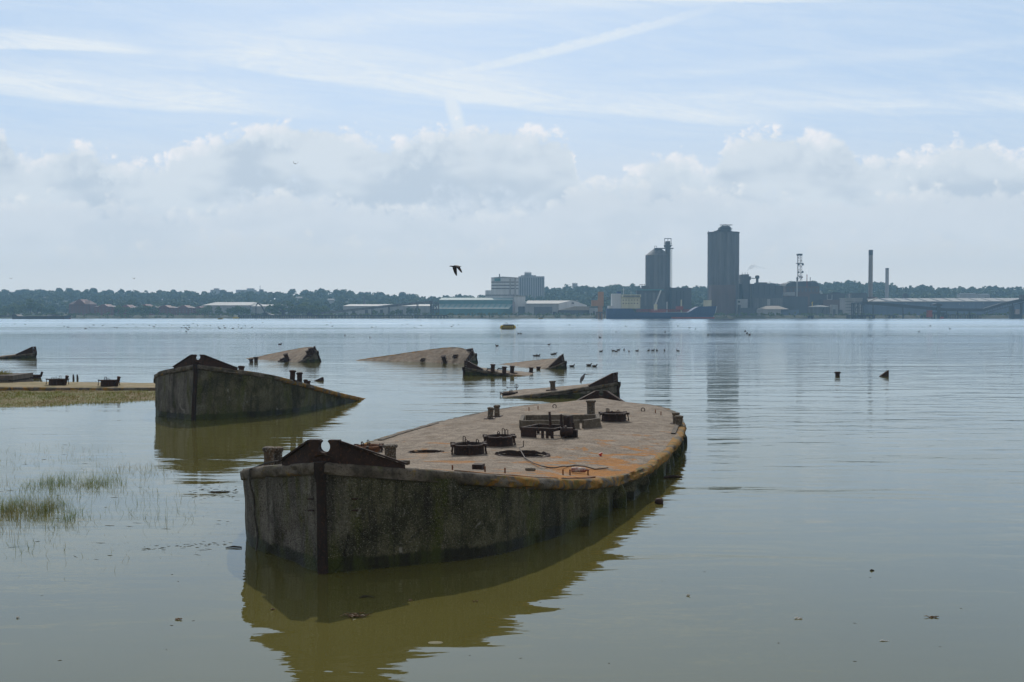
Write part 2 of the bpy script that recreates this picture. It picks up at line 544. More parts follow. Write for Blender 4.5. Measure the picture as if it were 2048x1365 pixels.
M_ROPE = pbr('grey_old_rope', (0.09, 0.085, 0.075), (0.05, 0.048, 0.042), 20, 0.95)
M_WIRE = pbr('rusty_wire', (0.10, 0.075, 0.06), (0.06, 0.045, 0.04), 20, 0.7)

# ------------------------------------------------------------------ river
def mat_water():
    m, g, b = material('murky_river_water')
    nt = g.nt
    out = [n for n in nt.nodes if n.type == 'OUTPUT_MATERIAL'][0]
    nt.nodes.remove(b)
    dif, glo, mx = g.node('ShaderNodeBsdfDiffuse'), g.node('ShaderNodeBsdfGlossy', distribution='BECKMANN'), g.node('ShaderNodeMixShader')
    fr = g.node('ShaderNodeFresnel')
    fr.inputs['IOR'].default_value = 1.62
    nt.links.new(fr.outputs[0], mx.inputs[0]); nt.links.new(dif.outputs[0], mx.inputs[1]); nt.links.new(glo.outputs[0], mx.inputs[2])
    nt.links.new(mx.outputs[0], out.inputs[0])
    pos = g.node('ShaderNodeNewGeometry').outputs['Position']
    x, y, z = g.sep(pos)
    silt = g.noise(g.scalev(pos, (0.10, 0.16, 1)), 1.0, 4, 0.55, 0.5)
    g.put(dif.inputs['Color'], g.mix(g.sm(silt, 0.3, 0.7), (0.102, 0.091, 0.025), (0.118, 0.105, 0.030)))
    glo.inputs['Color'].default_value = (0.89, 0.965, 1.0, 1)
    # how much the wind ruffles the surface: calm in the shelter by the shore, breezy mid-river, in bands
    lane = g.noise(g.scalev(pos, (0.004, 0.03, 1)), 1.0, 5, 0.6, 0.6)
    far = g.sm(y, 40, 160, 0.0, 1.0)
    breeze = g.mul(far, g.sm(lane, 0.36, 0.62, 0.2, 1.9))
    lee = g.noise(g.scalev(pos, (0.05, 0.12, 1), (3, 8, 0)), 1.0, 4, 0.55, 0.7)
    nearm = g.sm(lee, 0.35, 0.70, 0.4, 1.25)
    swell = g.noise(g.scalev(pos, (0.16, 0.52, 1)), 1.0, 2, 0.45, 0.6)
    chop = g.noise(g.scalev(pos, (0.55, 2.0, 1), (9, 2, 0)), 1.0, 3, 0.5, 0.5)
    rip = g.noise(g.scalev(pos, (2.4, 6.5, 1), (1, 5, 0)), 1.0, 3, 0.55, 0.4)
    left = g.sm(x, -6, -1.5, 0.55, 1.0)
    h = g.add(g.mul(swell, 0.055, g.add(left, g.mul(breeze, 0.8))),
              g.mul(chop, g.add(g.mul(nearm, 0.022, left), g.mul(breeze, 0.04))),
              g.mul(rip, g.add(g.mul(nearm, 0.0018), g.mul(breeze, 0.018))))
    bn = g.node('ShaderNodeBump')
    bn.inputs['Distance'].default_value = 1.0
    g.put(bn.inputs['Height'], h)
    nt.links.new(bn.outputs[0], glo.inputs['Normal'])
    g.put(glo.inputs['Roughness'], g.mul(g.sm(y, 80, 420, 0.015, 0.25, 'LINEAR'), g.sm(lane, 0.35, 0.65, 0.75, 1.15)))
    return m
mb = MB()
xs = [-1500, -400, -100, -40, 0, 40, 100, 400, 1500]
ys = [-60, -10, 10, 30, 60, 120, 300, 600, 800]
for yy in ys:
    for xx in xs:
        mb.v.append((xx, yy, 0.0))
nx = len(xs)
for j in range(len(ys) - 1):
    for i in range(nx - 1):
        mb.f.append((j * nx + i, j * nx + i + 1, (j + 1) * nx + i + 1, (j + 1) * nx + i))
tag(mb.build('river_water', mat_water()), kind='structure')

# ------------------------------------------------------------------ concrete barges
BL = 25.4
HW = [(0, 0.0), (0.35, 0.55), (0.75, 1.12), (1.4, 1.92), (2.0, 2.32), (2.9, 2.72), (4.2, 3.12), (6.0, 3.46), (8.5, 3.78), (11, 3.9), (12.7, 3.92)]
def hw(x):
    x = min(x, BL - x)
    x = max(0, x)
    for (a, p), (b_, q) in zip(HW, HW[1:]):
        if x <= b_:
            return p + (q - p) * (x - a) / (b_ - a)
    return HW[-1][1]
def hws(x):
    return (hw(x - .12) + 2 * hw(x) + hw(x + .12)) / 4 if 0.3 < x < BL - 0.3 else hw(x)

class Barge:
    def __init__(s, name, label, root, head, pitch=0, roll=0, sheer=(0.57, 0.57), res=0.3, seed=0, rib=0.0, rs=None, re=None,
                 deckmat=None, x1=BL, group=None, depth=2.2, sag=0.0):
        s.sheer, s.seed, s.x1, s.depth, s.res, s.rib = sheer, seed, x1, depth, res, rib
        s.tw = 0.0
        s.root = thing(name, root, label, 'barge', group)
        fwd = Vector(head).normalized()                       # bow -> stern, horizontal
        lat = Vector((-fwd.y, fwd.x, 0))
        M = Matrix((fwd, lat, Vector((0, 0, 1)))).transposed()
        q = M.to_quaternion() @ Matrix.Rotation(pitch, 3, 'Y').to_quaternion() @ Matrix.Rotation(roll, 3, 'X').to_quaternion()
        s.root.rotation_euler = q.to_euler()
        s.mat = Matrix.Translation(root) @ q.to_matrix().to_4x4()
        s.inv = s.mat.inverted()
        s.deckmat = deckmat or M_DECK2
    def z(s, x, y=0.0):
        a, b_ = s.sheer
        w = max(hw(x), 0.3)
        zz = 0.13 * (1 - min(1, (y / w) ** 2))
        if x < 9: zz += a * (1 - x / 9) ** 2
        if x > BL - 9: zz += b_ * (1 - (BL - x) / 9) ** 2
        return zz
    def zr(s, x): # rail height (no camber)
        return s.z(x, 99)
    def shell(s, holes=()):
        # --- deck
        nx_ = int(s.x1 / s.res); ny = max(8, int(7.8 / s.res))
        mb = MB()
        for i in range(nx_ + 1):
            t = i / nx_
            x = s.x1 * t
            if x < 0.03: x = 0.03
            w = max(0.02, hws(x) - 0.03)
            for j in range(ny + 1):
                y = w * (2 * j / ny - 1)
                n = 0.020 * fbm(x * 0.9, y * 0.9, s.seed) + 0.004 * fbm(x * 3, y * 3, s.seed + 5)
                mb.v.append((x, y, s.z(x, y) + n))
        for i in range(nx_):
            for j in range(ny):
                a = i * (ny + 1) + j
                cx = sum(mb.v[k][0] for k in (a, a + ny + 2)) / 2
                cy = sum(mb.v[k][1] for k in (a, a + ny + 2)) / 2
                cut = False
                for hx, hy, rx, ry in holes:
                    if ((cx - hx) / rx) ** 2 + ((cy - hy) / ry) ** 2 < 1 + 0.35 * fbm(cx * 5, cy * 5, 3):
                        cut = True
                if not cut:
                    mb.f.append((a, a + ny + 1, a + ny + 2, a + 1))
        s.deck = mb.build('deck', s.deckmat, s.root, smooth=179, local=True)
        # --- perimeter
        per = []
        st = s.res * 0.6
        x = 0.0
        xsn = []
        while x < s.x1:
            xsn.append(x)
            dw = abs(hw(x + 0.05) - hw(max(0, x - 0.05))) / 0.1
            x += st / math.sqrt(1 + min(dw, 3) ** 2)
        xsn.append(s.x1)
        star = [(x, -hws(x)) for x in xsn]
        port = [(x, hws(x)) for x in reversed(xsn)]
        per = star + (port[1:] if s.x1 >= BL else port)
        per = per[:-1]
        n = len(per)
        nor = []
        for i in range(n):
            a, c = Vector(per[i - 1]), Vector(per[(i + 1) % n])
            t = (c - a)
            nn = Vector((t.y, -t.x))
            nor.append(nn.normalized() if nn.length > 1e-6 else Vector((1, 0)))
        arc = [0]
        for i in range(1, n):
            arc.append(arc[-1] + (Vector(per[i]) - Vector(per[i - 1])).length)
        # --- hull side
        rows = max(6, int(s.depth / (s.res * 0.9)))
        mb = MB()
        for r in range(rows + 1):
            dz = 0.03 + s.depth * r / rows
            for i in range(n):
                x, y = per[i]
                zz = s.zr(x) - dz
                off = -0.10 * (dz / s.depth) ** 2
                off += 0.035 * fbm(arc[i] * 0.5, dz * 0.7, s.seed + 11, 4) + 0.014 * fbm(arc[i] * 3, dz * 3, s.seed + 2, 4)
                sp = fbm(arc[i] * 0.55 + (17 if y > 0 else 0), dz * 0.9, s.seed + 51, 4)
                if s.rib: off -= 0.045 * min(1, max(0, (sp - 0.32) / 0.05)) + 0.03 * min(1, max(0, (fbm(arc[i] * 1.7, dz * 0.45, s.seed + 61, 3) - 0.5) / 0.05))
                if s.rib and 2.0 < x < BL - 0.6:
                    k = (x * 1.02) % 1.0
                    ribm = max(0, 1 - abs(k - 0.5) / 0.14)
                    str_ = min(1, max(0, (x - 2.6) / 4)) * (1 if y < 0 else 0.6)
                    hh = fbm(x * 0.8, 3 + (y > 0) * 7, s.seed + 21)
                    off += s.rib * str_ * (min(1, ribm * 1.6) - 0.75) * (0.8 + hh) * min(1, max(0, (dz - 0.18) / 0.15))
                if x < 0.3 or x > BL - 0.3: off *= 0.25
                q = nor[i] * off
                mb.v.append((x + q.x, y + q.y, zz))
        for r in range(rows):
            for i in range(n):
                j = (i + 1) % n
                a, b_ = r * n + i, r * n + j
                mb.f.append((a, a + n, b_ + n, b_))
        s.hull = mb.build('hull', M_HULL, s.root, smooth=50, local=True)
        # --- rubbing rail round the deck edge
        prof = [(-0.16, 0.005), (-0.05, 0.025), (0.02, 0.015), (0.055, -0.015), (0.068, -0.06), (0.064, -0.115), (0.045, -0.15), (-0.02, -0.175), (-0.16, -0.17)]
        mb = MB()
        m_ = len(prof)
        for i in range(n):
            x, y = per[i]
            for k, (o, z_) in enumerate(prof):
                e_ = 0.030 * fbm(arc[i] * 2.2, k * 0.8, s.seed + 31, 4) + 0.014 * fbm(arc[i] * 7, k * 1.7, s.seed + 33, 3)
                chip = max(0, fbm(arc[i] * 0.9, k * 0.35, s.seed + 41, 4) - 0.38) * 0.20
                oo = o + (e_ - chip if o > 0 else 0)
                q = nor[i] * oo
                mb.v.append((x + q.x, y + q.y, s.zr(x) + z_ * (1 + e_) - chip * 0.4 * (z_ > -0.1)))
        for i in range(n):
            j = (i + 1) % n
            for k in range(m_ - 1):
                mb.f.append((i * m_ + k, i * m_ + k + 1, j * m_ + k + 1, j * m_ + k))
        s.rail = mb.build('rubbing_rail', M_RAIL, s.root, smooth=60, local=True)
        return s
    def stem(s, stern=False):
        mb = MB()
        zt = s.zr(BL if stern else 0) + 0.02
        w, t = 0.065, 0.05
        sg = -1 if not stern else 1
        x0 = 0.0 if not stern else BL
        N = 14
        for i in range(N + 1):
            z_ = zt - (s.depth) * i / N
            o = 0.105 if i * s.depth / N < 0.22 else 0.03
            o += 0.012 * fbm(0, z_ * 3, s.seed)
            for (dx, y) in ((0.10, -w * 1.0), (-o, -w), (-o - 0.012, 0), (-o, w), (0.10, w)):
                mb.v.append((x0 - sg * -dx if stern else x0 + dx, y, z_))
        for i in range(N):
            for k in range(4):
                a = i * 5 + k
                mb.f.append((a, a + 1, a + 6, a + 5))
        mb.f.append((4, 3, 2, 1, 0))
        return mb.build('stem_band', M_STEM, s.root, smooth=40, local=True)
    def bracket(s, stern=False, mat=None, h=0.40, arm=(1.05, 1.05)):
        """bow fairlead: notched centre plate with a raking web along each side"""
        x0 = 0.16 if not stern else BL - 0.16
        sg = 1 if not stern else -1
        zz = s.zr(0 if not stern else BL) - 0.02
        mat = mat or M_RUST
        hc = 0.24
        T = Matrix.Translation((x0, 0, zz)) @ Matrix.Rotation(R(90), 4, 'Z')
        mb = MB()
        rr, cz = 0.095, h - 0.10
        poly = [(-hc, 0), (hc, 0), (hc, h), (0.075, h)]
        arcp = [(rr * math.sin(t), cz + rr * math.cos(t)) for t in [R(38) + (R(360 - 76)) * k / 14 for k in range(15)]]
        left = [(-hc, 0), (-hc, h), (-0.075, h)]
        # two halves so the notch stays a true hole
        pr = [(hc, h), (0.075, h)] + arcp[:8] + [(0, 0), (hc, 0)]
        pl = [(-hc, 0), (0, 0)] + arcp[7:] + [(-0.075, h), (-hc, h)]
        mb.prism(pr, -0.04, 0.04, T); mb.prism(pl, -0.04, 0.04, T)
        # raised lip round the notch
        mb.tube([T @ Vector((1.12 * px_, -0.045, cz + 1.12 * (pz_ - cz))) for px_, pz_ in arcp], 0.022, 6)
        root = mb.build('fairlead_bracket', mat, s.root, smooth=35, local=True)
        for side in (-1, 1):
            L = arm[0 if side < 0 else 1]
            d = Vector((sg * 1.25, side * 1.9, 0)).normalized()
            dz = (s.zr(1.3) - s.zr(0.1)) / 2.2
            p0 = Vector((x0 - sg * 0.0, side * (hc - 0.02), zz))
            mbw = MB()
            nrm = d.cross(Vector((0, 0, 1))).normalized()
            def Q(t, hh, o): return p0 + d * t + Vector((0, 0, hh + dz * t)) + nrm * o
            for o0, o1, top in ((-0.025, 0.025, 0),):
                pts = [(0, -0.02), (L, -0.02), (L, 0.045), (0, h - 0.034)]
                vs = [Q(t, q, o0) for t, q in pts] + [Q(t, q, o1) for t, q in pts]
                mbw.addv(vs, [(0, 1, 2, 3), (7, 6, 5, 4), (0, 4, 5, 1), (1, 5, 6, 2), (2, 6, 7, 3), (3, 7, 4, 0)])
            sub_of(mbw.build('web', mat, s.root, local=True), root)
            mbf = MB()
            vs = []
            for t, q in ((0.0, h - 0.032), (L + 0.03, 0.048)):
                for o, up in ((-0.065, 0.0), (0.065, 0.0), (0.065, 0.028), (-0.065, 0.028)):
                    vs.append(Q(t, q + up, o))
            mbf.addv(vs, [(0, 1, 2, 3), (7, 6, 5, 4), (0, 4, 5, 1), (1, 5, 6, 2), (2, 6, 7, 3), (3, 7, 4, 0)])
            sub_of(mbf.build('flange', M_RUST if mat is M_RUST else mat, s.root, local=True), root)
        return root
    def bollard(s, x, y, h=0.40, r=0.115, lean=(0, 0), base=True, mat=None, pegs=True):
        T = Matrix.Translation((x, y, s.z(x, y) - 0.01)) @ Matrix.Rotation(lean[0], 4, 'X') @ Matrix.Rotation(lean[1], 4, 'Y')
        mb = MB()
        prof = [(r * 1.18, 0), (r * 1.12, 0.03), (r, 0.05), (r * 0.98, h * 0.5), (r, h - 0.075), (r * 1.24, h - 0.06), (r * 1.30, h - 0.03), (r * 1.22, h - 0.005), (r * 0.8, h + 0.008)]
        mb.lathe(prof, 20, T)
        if pegs:
            for an in (0.3, 0.3 + math.pi):
                c_, s_ = math.cos(an), math.sin(an)
                mb.tube([T @ Vector((r * 0.9 * c_, r * 0.9 * s_, h * 0.55)), T @ Vector((r * 1.4 * c_, r * 1.4 * s_, h * 0.55))], r * 0.2, 8)
        o = mb.build('bollard', mat or M_BOLL, s.root, smooth=40, local=True)
        if base:
            mb = MB().box((x - r * 2.0, y - r * 1.8, s.z(x, y) - 0.03), (x + r * 2.0, y + r * 1.8, s.z(x, y) + 0.022))
            sub_of(mb.build('base_plate', M_RUSTD, s.root, local=True), o)
        return o
    def drum(s, x, y, r=0.42, h=0.26, claws=5, mat=None, tall=True, seed=1):
        rr = random.Random(seed)
        mat = mat or M_RUST
        z0 = s.z(x, y) - 0.02
        T = Matrix.Translation((x, y, z0))
        mb = MB()
        prof = [(r * 0.97, 0), (r * 0.95, h * 0.75), (r * 0.97, h - 0.05), (r * 1.10, h - 0.045), (r * 1.12, h), (r * 0.98, h + 0.004), (r * 0.90, h - 0.02), (r * 0.88, 0.05), (0.02, 0.045)]
        mb.lathe(prof, 28, T)
        o = mb.build('hatch_drum', mat, s.root, smooth=40, local=True)
        bolts = []
        for k in range(claws):
            mbc = MB(); bolts.append(mbc)
            an = 2 * math.pi * (k + 0.3) / claws
            c_, s_ = math.cos(an), math.sin(an)
            a = Vector((x + r * 1.16 * c_, y + r * 1.16 * s_, z0 + h * 0.95))
            mbc.tube([a, a + Vector((0.02 * c_, 0.02 * s_, -h * 0.5)), a + Vector((0.03 * c_, 0.03 * s_, -h * 0.8))], [0.02, 0.014, 0.024], 6)
            mbc.box((-0.05, -0.03, -0.03), (0.05, 0.03, 0.03), Matrix.Translation(a) @ Matrix.Rotation(an, 4, 'Z'))
        for q_ in bolts: sub_of(q_.build('hinge_bolt', M_RUSTD, s.root, smooth=40, local=True), o)
        if tall:
            for k in range(3):
                mbh = MB()
                an = rr.uniform(0, 6.28)
                px_, py_ = x + r * 0.55 * math.cos(an), y + r * 0.55 * math.sin(an)
                hh = h + rr.uniform(0.06, 0.15)
                mbh.tube([(px_ - 0.03, py_ - 0.035, z0 + h * 0.6), (px_ - 0.03, py_ - 0.035, z0 + hh), (px_, py_, z0 + hh + 0.02), (px_ + 0.03, py_ + 0.035, z0 + hh), (px_ + 0.03, py_ + 0.035, z0 + h * 0.6)], 0.011, 6)
                sub_of(mbh.build('lid_handle', M_RUSTD, s.root, smooth=60, local=True), o)
        return o
    def at(s, px, py, dz=0.0):
        """local deck point seen at a photo pixel"""
        zl = 0.4
        o, d = s.inv @ Vector((0, 0, CAMH)), (s.inv.to_3x3() @ ray(px, py))
        for _ in range(40):
            t = (zl + dz - o.z) / d.z
            p = o + d * t
            x = min(max(p.x, 0.3), BL - 0.3)
            y = min(max(p.y, -(hw(x) - 0.12)), hw(x) - 0.12)
            zl = zl * 0.5 + 0.5 * s.z(x, y)
        return x, y

# the near barge
N1 = Barge('concrete_barge', 'largest grey concrete barge in the foreground, brown deck with orange lichen, hatch drums and bollards',
           (-2.77, 15.60, 0.49), (0.242, 0.97, 0), 0, R(-0.7), sheer=(1.13, 0.02), res=0.085, seed=1.3, rib=0.24, deckmat=M_DECK, group='wrecked concrete barges')
hA = N1.at(852, 905); hB = N1.at(1045, 911)
N1.shell(holes=((hA[0], hA[1], 0.22, 0.36), (hB[0], hB[1], 0.36, 0.50)))
N1.stem(); N1.stem(True)
N1.bracket(arm=(0.98, 0.80), h=0.345); N1.bracket(True, M_RUSTD, h=0.42)
def nb(px, py, **k): 
    x, y = N1.at(px, py)
    return N1.bollard(x, y, **k)
nb(781, 929, h=0.42, r=0.12, base=True)
N1.bollard(1.62, hw(1.62) - 0.42, h=0.34, r=0.085, lean=(0.02, 0))
N1.bollard(1.85, hw(1.85) - 0.62, h=0.34, r=0.075, base=False, pegs=False)
nb(980, 838, h=0.36, r=0.085, lean=(0.10, 0), pegs=False)
nb(994, 833, h=0.36, r=0.085, pegs=False)
nb(1182, 831, h=0.48, r=0.125)
nb(1352, 848, h=0.34, r=0.09, pegs=False)
nb(1358, 852, h=0.30, r=0.10, base=False, pegs=False)
for px, py, r_, h_, m_, sd_ in ((938, 911, 0.36, 0.25, M_RUST, 1), (999, 893, 0.34, 0.24, M_RUSTD, 2), (1228, 845, 0.37, 0.26, M_RUSTD, 3), (737, 907, 0.30, 0.17, M_RUSTO, 4)):
    x, y = N1.at(px, py - 3)
    N1.drum(x, y, r_, h_, 6, m_, seed=sd_)
# ragged lips round the two broken holes
def lip(hx, hy, rx, ry, hgt, sd_, back=False):
    mb = MB()
    rr = random.Random(sd_)
    n = 36
    for k in range(n):
        an = 2 * math.pi * k / n
        up = hgt * (0.35 + 0.65 * rr.random()) * (1.0 if math.cos(an) > -0.2 else 0.35)
        for q, zz in ((0.92, -0.10), (1.0, up), (1.10, up * 0.8), (1.16, -0.02)):
            x, y = hx + rx * q * math.cos(an) * (1 + rr.uniform(-.03, .03)), hy + ry * q * math.sin(an)
            mb.v.append((x, y, N1.z(x, y) + zz))
    for k in range(n):
        j = (k + 1) % n
        for q in range(3):
            mb.f.append((k * 4 + q, j * 4 + q, j * 4 + q + 1, k * 4 + q + 1))
    return mb.build('broken_hatch_rim', M_RUST, N1.root, smooth=30, local=True)
lip(hA[0], hA[1], 0.22, 0.40, 0.035, 5)
lip(hB[0], hB[1], 0.38, 0.56, 0.08, 6)
# square concrete hatch coaming, one corner cracked open
cA = Vector(N1.at(1042, 858)); cB = Vector(N1.at(1168, 858)); cC = Vector(N1.at(1196, 845))
ux = (cB - cA); wd = ux.length; ux.normalize()
uy = Vector((-ux.y, ux.x)) if Vector((-ux.y, ux.x)).x > 0 else Vector((ux.y, -ux.x))
dp = 1.75
def coam():
    mb = MB()
    z0 = N1.z(*((cA + cB) / 2)) - 0.04
    h = 0.27
    t = 0.10
    T = Matrix(((ux.x, uy.x, 0, cA.x), (ux.y, uy.y, 0, cA.y), (0, 0, 1, z0), (0, 0, 0, 1)))
    def wall(x0, y0, x1, y1, hh):
        n = 10
        a, b_ = Vector((x0, y0)), Vector((x1, y1))
        d = (b_ - a); L = d.length; d.normalize(); q = Vector((-d.y, d.x)) * t / 2
        o = len(mb.v)
        for i in range(n + 1):
            p = a + d * L * i / n
            j = 0.012 * fbm(p.x * 3, p.y * 3, 4)
            for e, zz in ((-1, 0), (-1, hh + j), (1, hh + j * 0.6), (1, 0)):
                mb.v.append(tuple(T @ Vector((p.x + q.x * e * (1 + j * 4), p.y + q.y * e, zz))))
        for i in range(n):
            for k in range(3):
                a_ = o + i * 4 + k
                mb.f.append((a_, a_ + 1, a_ + 5, a_ + 4))
        mb.f.append((o, o + 3, o + 2, o + 1)); e_ = o + n * 4
        mb.f.append((e_, e_ + 1, e_ + 2, e_ + 3))
    wall(0, 0, wd - 0.12, 0, h)
    wall(wd - 0.02, 0.03, wd + 0.42, 0.45, h)
    wall(wd + 0.42, 0.50, wd + 0.42, dp, h * 0.95)
    wall(0.0, 0.06, 0.0, dp, h)
    wall(0.06, dp, wd + 0.36, dp, h * 0.95)
    return mb.build('hatch_coaming', M_COAM, N1.root, smooth=25, local=True)
coam()
# rusted winch frame before the coaming
def winch():
    a = Vector(N1.at(1040, 874)); b_ = Vector(N1.at(1108, 878))
    u = (b_ - a); L = u.length; u.normalize()
    v = Vector((-u.y, u.x))
    if v.x < 0: v = -v
    z0 = N1.z(*a)
    T = Matrix(((u.x, v.x, 0, a.x), (u.y, v.y, 0, a.y), (0, 0, 1, z0), (0, 0, 0, 1)))
    D = 0.95
    mb = MB()
    mb.box((0, 0, 0.17), (L, 0.07, 0.25), T); mb.box((0, D - 0.07, 0.17), (L, D, 0.25), T)
    mb.box((0, 0.072, 0.172), (0.07, D - 0.072, 0.246), T); mb.box((L - 0.07, 0.072, 0.172), (L, D - 0.072, 0.246), T)
    mb.box((0.02, 0.005, 0), (0.45, 0.06, 0.168), T)
    for x in (L - 0.10, L - 0.24, L * 0.62):
        mb.box((x, 0.01, 0.0), (x + 0.06, 0.06, 0.168), T)
    for x in (0.02, L - 0.08):
        mb.box((x, D - 0.065, 0), (x + 0.06, D - 0.005, 0.168), T)
    fr = mb.build('winch_frame', M_RUST, N1.root, local=True)
    mb = MB()
    for (x, y, h, t) in ((L * 0.60, 0.55, 0.62, 0.04), (L * 1.02, 0.40, 0.58, 0.035), (L * 0.78, 0.85, 0.46, 0.045), (L * 1.18, 0.75, 0.34, 0.05)):
        mb.tube([T @ Vector((x, y, 0)), T @ Vector((x + 0.01, y, h * 0.5)), T @ Vector((x - 0.01, y, h))], [t, t * 0.9, t * 0.75], 8)
    for q_ in split(mb): sub_of(q_.build('post', M_RUSTD, N1.root, smooth=40, local=True), fr)
    mb = MB().box((L * 0.88, 0.78, 0.2), (L * 1.06, 1.0, 0.50), T)
    sub_of(mb.build('gear_box', M_RUST, N1.root, local=True), fr)
    mb = MB().tube([T @ Vector((L * 1.06, 0.25, 0.14)), T @ Vector((L * 1.34, 0.40, 0.14))], 0.12, 12)
    mb.tube([T @ Vector((L * 1.16, 0.30, 0.14)), T @ Vector((L * 1.20, 0.32, 0.14))], 0.17, 14)
    mb.box((L * 1.02, 0.5, 0.0), (L * 1.4, 0.58, 0.18), T)
    sub_of(mb.build('cable_drum', M_RUSTD, N1.root, smooth=40, local=True), fr)
winch()
# small deck iron: pegs, ring, blocks
def peg(px, py, h=0.11, r=0.015):
    x, y = N1.at(px, py)
    z0 = N1.z(x, y)
    MB().tube([(x, y, z0 - 0.02), (x, y, z0 + h)], r, 8).build('deck_peg', M_RUSTO, N1.root, smooth=40, local=True)
for q in ((905, 942), (970, 944), (1010, 947), (1126, 950), (1140, 950), (1176, 950), (1058, 822), (1076, 819), (1311, 827), (1322, 831)):
    peg(*q, h=0.10 if q[1] > 900 else 0.12)
def ring(px, py):
    x, y = N1.at(px, py); z0 = N1.z(x, y)
    MB().tube([(x, y + 0.06 * math.cos(t), z0 + 0.05 + 0.06 * math.sin(t)) for t in [2 * math.pi * k / 14 for k in range(15)]], 0.014, 6).build('mooring_ring', M_RUSTD, N1.root, smooth=60, local=True)
ring(1109, 816); ring(1286, 823)
x, y = N1.at(957, 939)
MB().box((x - .1, y - .10, N1.z(x, y) - .02), (x + .1, y + .10, N1.z(x, y) + .10)).build('iron_block', M_RUST, N1.root, local=True)
x, y = N1.at(808, 929)
MB().tube([(x, y + 0.12, N1.z(x, y) + .04), (x, y - 0.12, N1.z(x, y) + .04)], 0.045, 10).build('roller', M_BOLL, N1.root, smooth=40, local=True)
# iron flat bar along the fore edge and along port rail pieces
def edge_bar(x0, x1, side, w=0.05, h=0.025, name='edge_strip', m_=None):
    mb = MB()
    n = 24
    for i in range(n + 1):
        x = x0 + (x1 - x0) * i / n
        y = side * (hw(x) - 0.20)
        zz = N1.z(x, y) + 0.012 * fbm(x * 2, side, 9)
        for o, u in ((-w, -.02), (-w, h), (w, h), (w, -.02)):
            mb.v.append((x, y + o * 1.0, zz + u))
    for i in range(n):
        for k in range(3):
            a = i * 4 + k
            mb.f.append((a, a + 1, a + 5, a + 4))
    return mb.build(name, m_ or M_RUSTO, N1.root, local=True)
edge_bar(1.35, 3.6, -1); edge_bar(3.9, 5.2, -1)
edge_bar(12.0, 16.5, 1, 0.06, 0.03, m_=M_COAM); edge_bar(8.5, 10.5, 1, 0.06, 0.05, m_=M_COAM); edge_bar(14.5, 19.5, -1, 0.06, 0.04, m_=M_COAM)
# lashing stubs where the hull steel shows
for zz, yy in ((0.55, 0.22), (0.72, 0.22), (0.55, -0.42), (0.72, -0.42)):
    x = abs(yy) * 0.66
    T = Matrix.Translation((x - 0.03, yy, N1.zr(0) - zz))
    MB().box((-0.03, -0.045, -0.008), (0.03, 0.045, 0.008), T).build('iron_cleat', M_RUSTD, N1.root, local=True)

# rope over the port bow, loose wire, litter on the deck: things of their own
def world_path(pts): return [N1.mat @ Vector(p) for p in pts]
def rope():
    pts = []
    x, y = 1.18, hw(1.18)
    z0 = N1.zr(1.18)
    nv = Vector((-0.55, 0.83, 0)).normalized()
    pts.append((x + 0.45, y - 0.62, N1.z(x + .45, y - .6) + 0.05)); pts.append((x + 0.30, y - 0.42, N1.z(x + .3, y - .45) + 0.09))
    pts.append((x + 0.12, y - 0.12, z0 + 0.07))
    for k in range(12):
        t = k / 11
        o = 0.10 - 0.11 * t + 0.015 * math.sin(k * 1.3)
        pts.append((x + nv.x * o + 0.03 * math.sin(t * 5), y + nv.y * o + 0.02 * math.sin(t * 7), z0 - 0.02 - 1.40 * t))
    mb = MB().tube(world_path(pts), 0.016, 6)
    o = mb.build('mooring_rope', M_ROPE, smooth=60)
    centre_top(o, 'thin grey rope hanging down the left bow of the nearest barge', 'rope')
rope()
def wire():
    px = [(1047, 893), (1049, 903), (1038, 906), (1050, 918), (1066, 930), (1085, 939), (1095, 937), (1110, 940), (1125, 939), (1138, 935), (1152, 935), (1170, 939), (1190, 941), (1216, 940)]
    pts = []
    for i, q in enumerate(px):
        x, y = N1.at(*q)
        lift = 0.02 + (0.28 if i == 0 else 0.14 if i == 1 else 0.10 if i == 2 else 0.02 * (i % 3))
        if i < 2: x, y = N1.at(1047, 908)
        pts.append((x, y, N1.z(x, y) + lift))
    fine = []
    for a, b_ in zip(pts, pts[1:]):
        for t in (0, .5):
            fine.append(tuple(a[i] + (b_[i] - a[i]) * t for i in range(3)))
    fine.append(pts[-1])
    o = MB().tube(world_path(fine), 0.012, 6).build('loose_wire', M_WIRE, smooth=60)
    centre_top(o, 'rusty wire trailing over the deck from the broken hatch', 'wire')
wire()
M_CAN = pbr('faded_red_white_tin', (0.45, 0.42, 0.38), (0.25, 0.06, 0.04), 14, 0.6)
x, y = N1.at(1158, 946)
p0 = N1.mat @ Vector((x, y + 0.15, N1.z(x, y) + 0.055)); p1 = N1.mat @ Vector((x + 0.02, y - 0.2, N1.z(x, y) + 0.055))
MBc = MB().tube([p0, p0.lerp(p1, .02), p0.lerp(p1, .5), p0.lerp(p1, .75), p0.lerp(p1, .86), p1], [0.042, .05, 0.05, 0.05, 0.02, 0.02], 12)
centre_top(MBc.build('discarded_bottle', M_CAN, smooth=40), 'faded red and white bottle lying at the front deck edge', 'bottle')
x, y = N1.at(1061, 943)
p0 = N1.mat @ Vector((x, y + 0.1, N1.z(x, y) + 0.035)); p1 = N1.mat @ Vector((x, y - 0.1, N1.z(x, y) + 0.035))
centre_top(MB().tube([p0, p0.lerp(p1, .1), p0.lerp(p1, .9), p1], [.02, .03, .03, .02], 10).build('pale_stone', M_COAM, smooth=50), 'small pale stone on the front deck edge left of the bottle', 'stone')
x, y = N1.at(1202, 913)
p0 = N1.mat @ Vector((x, y, N1.z(x, y)))
M_RED = pbr('bright_red_plastic', (0.5, 0.04, 0.02), (0.35, 0.03, 0.02), 10, 0.5)
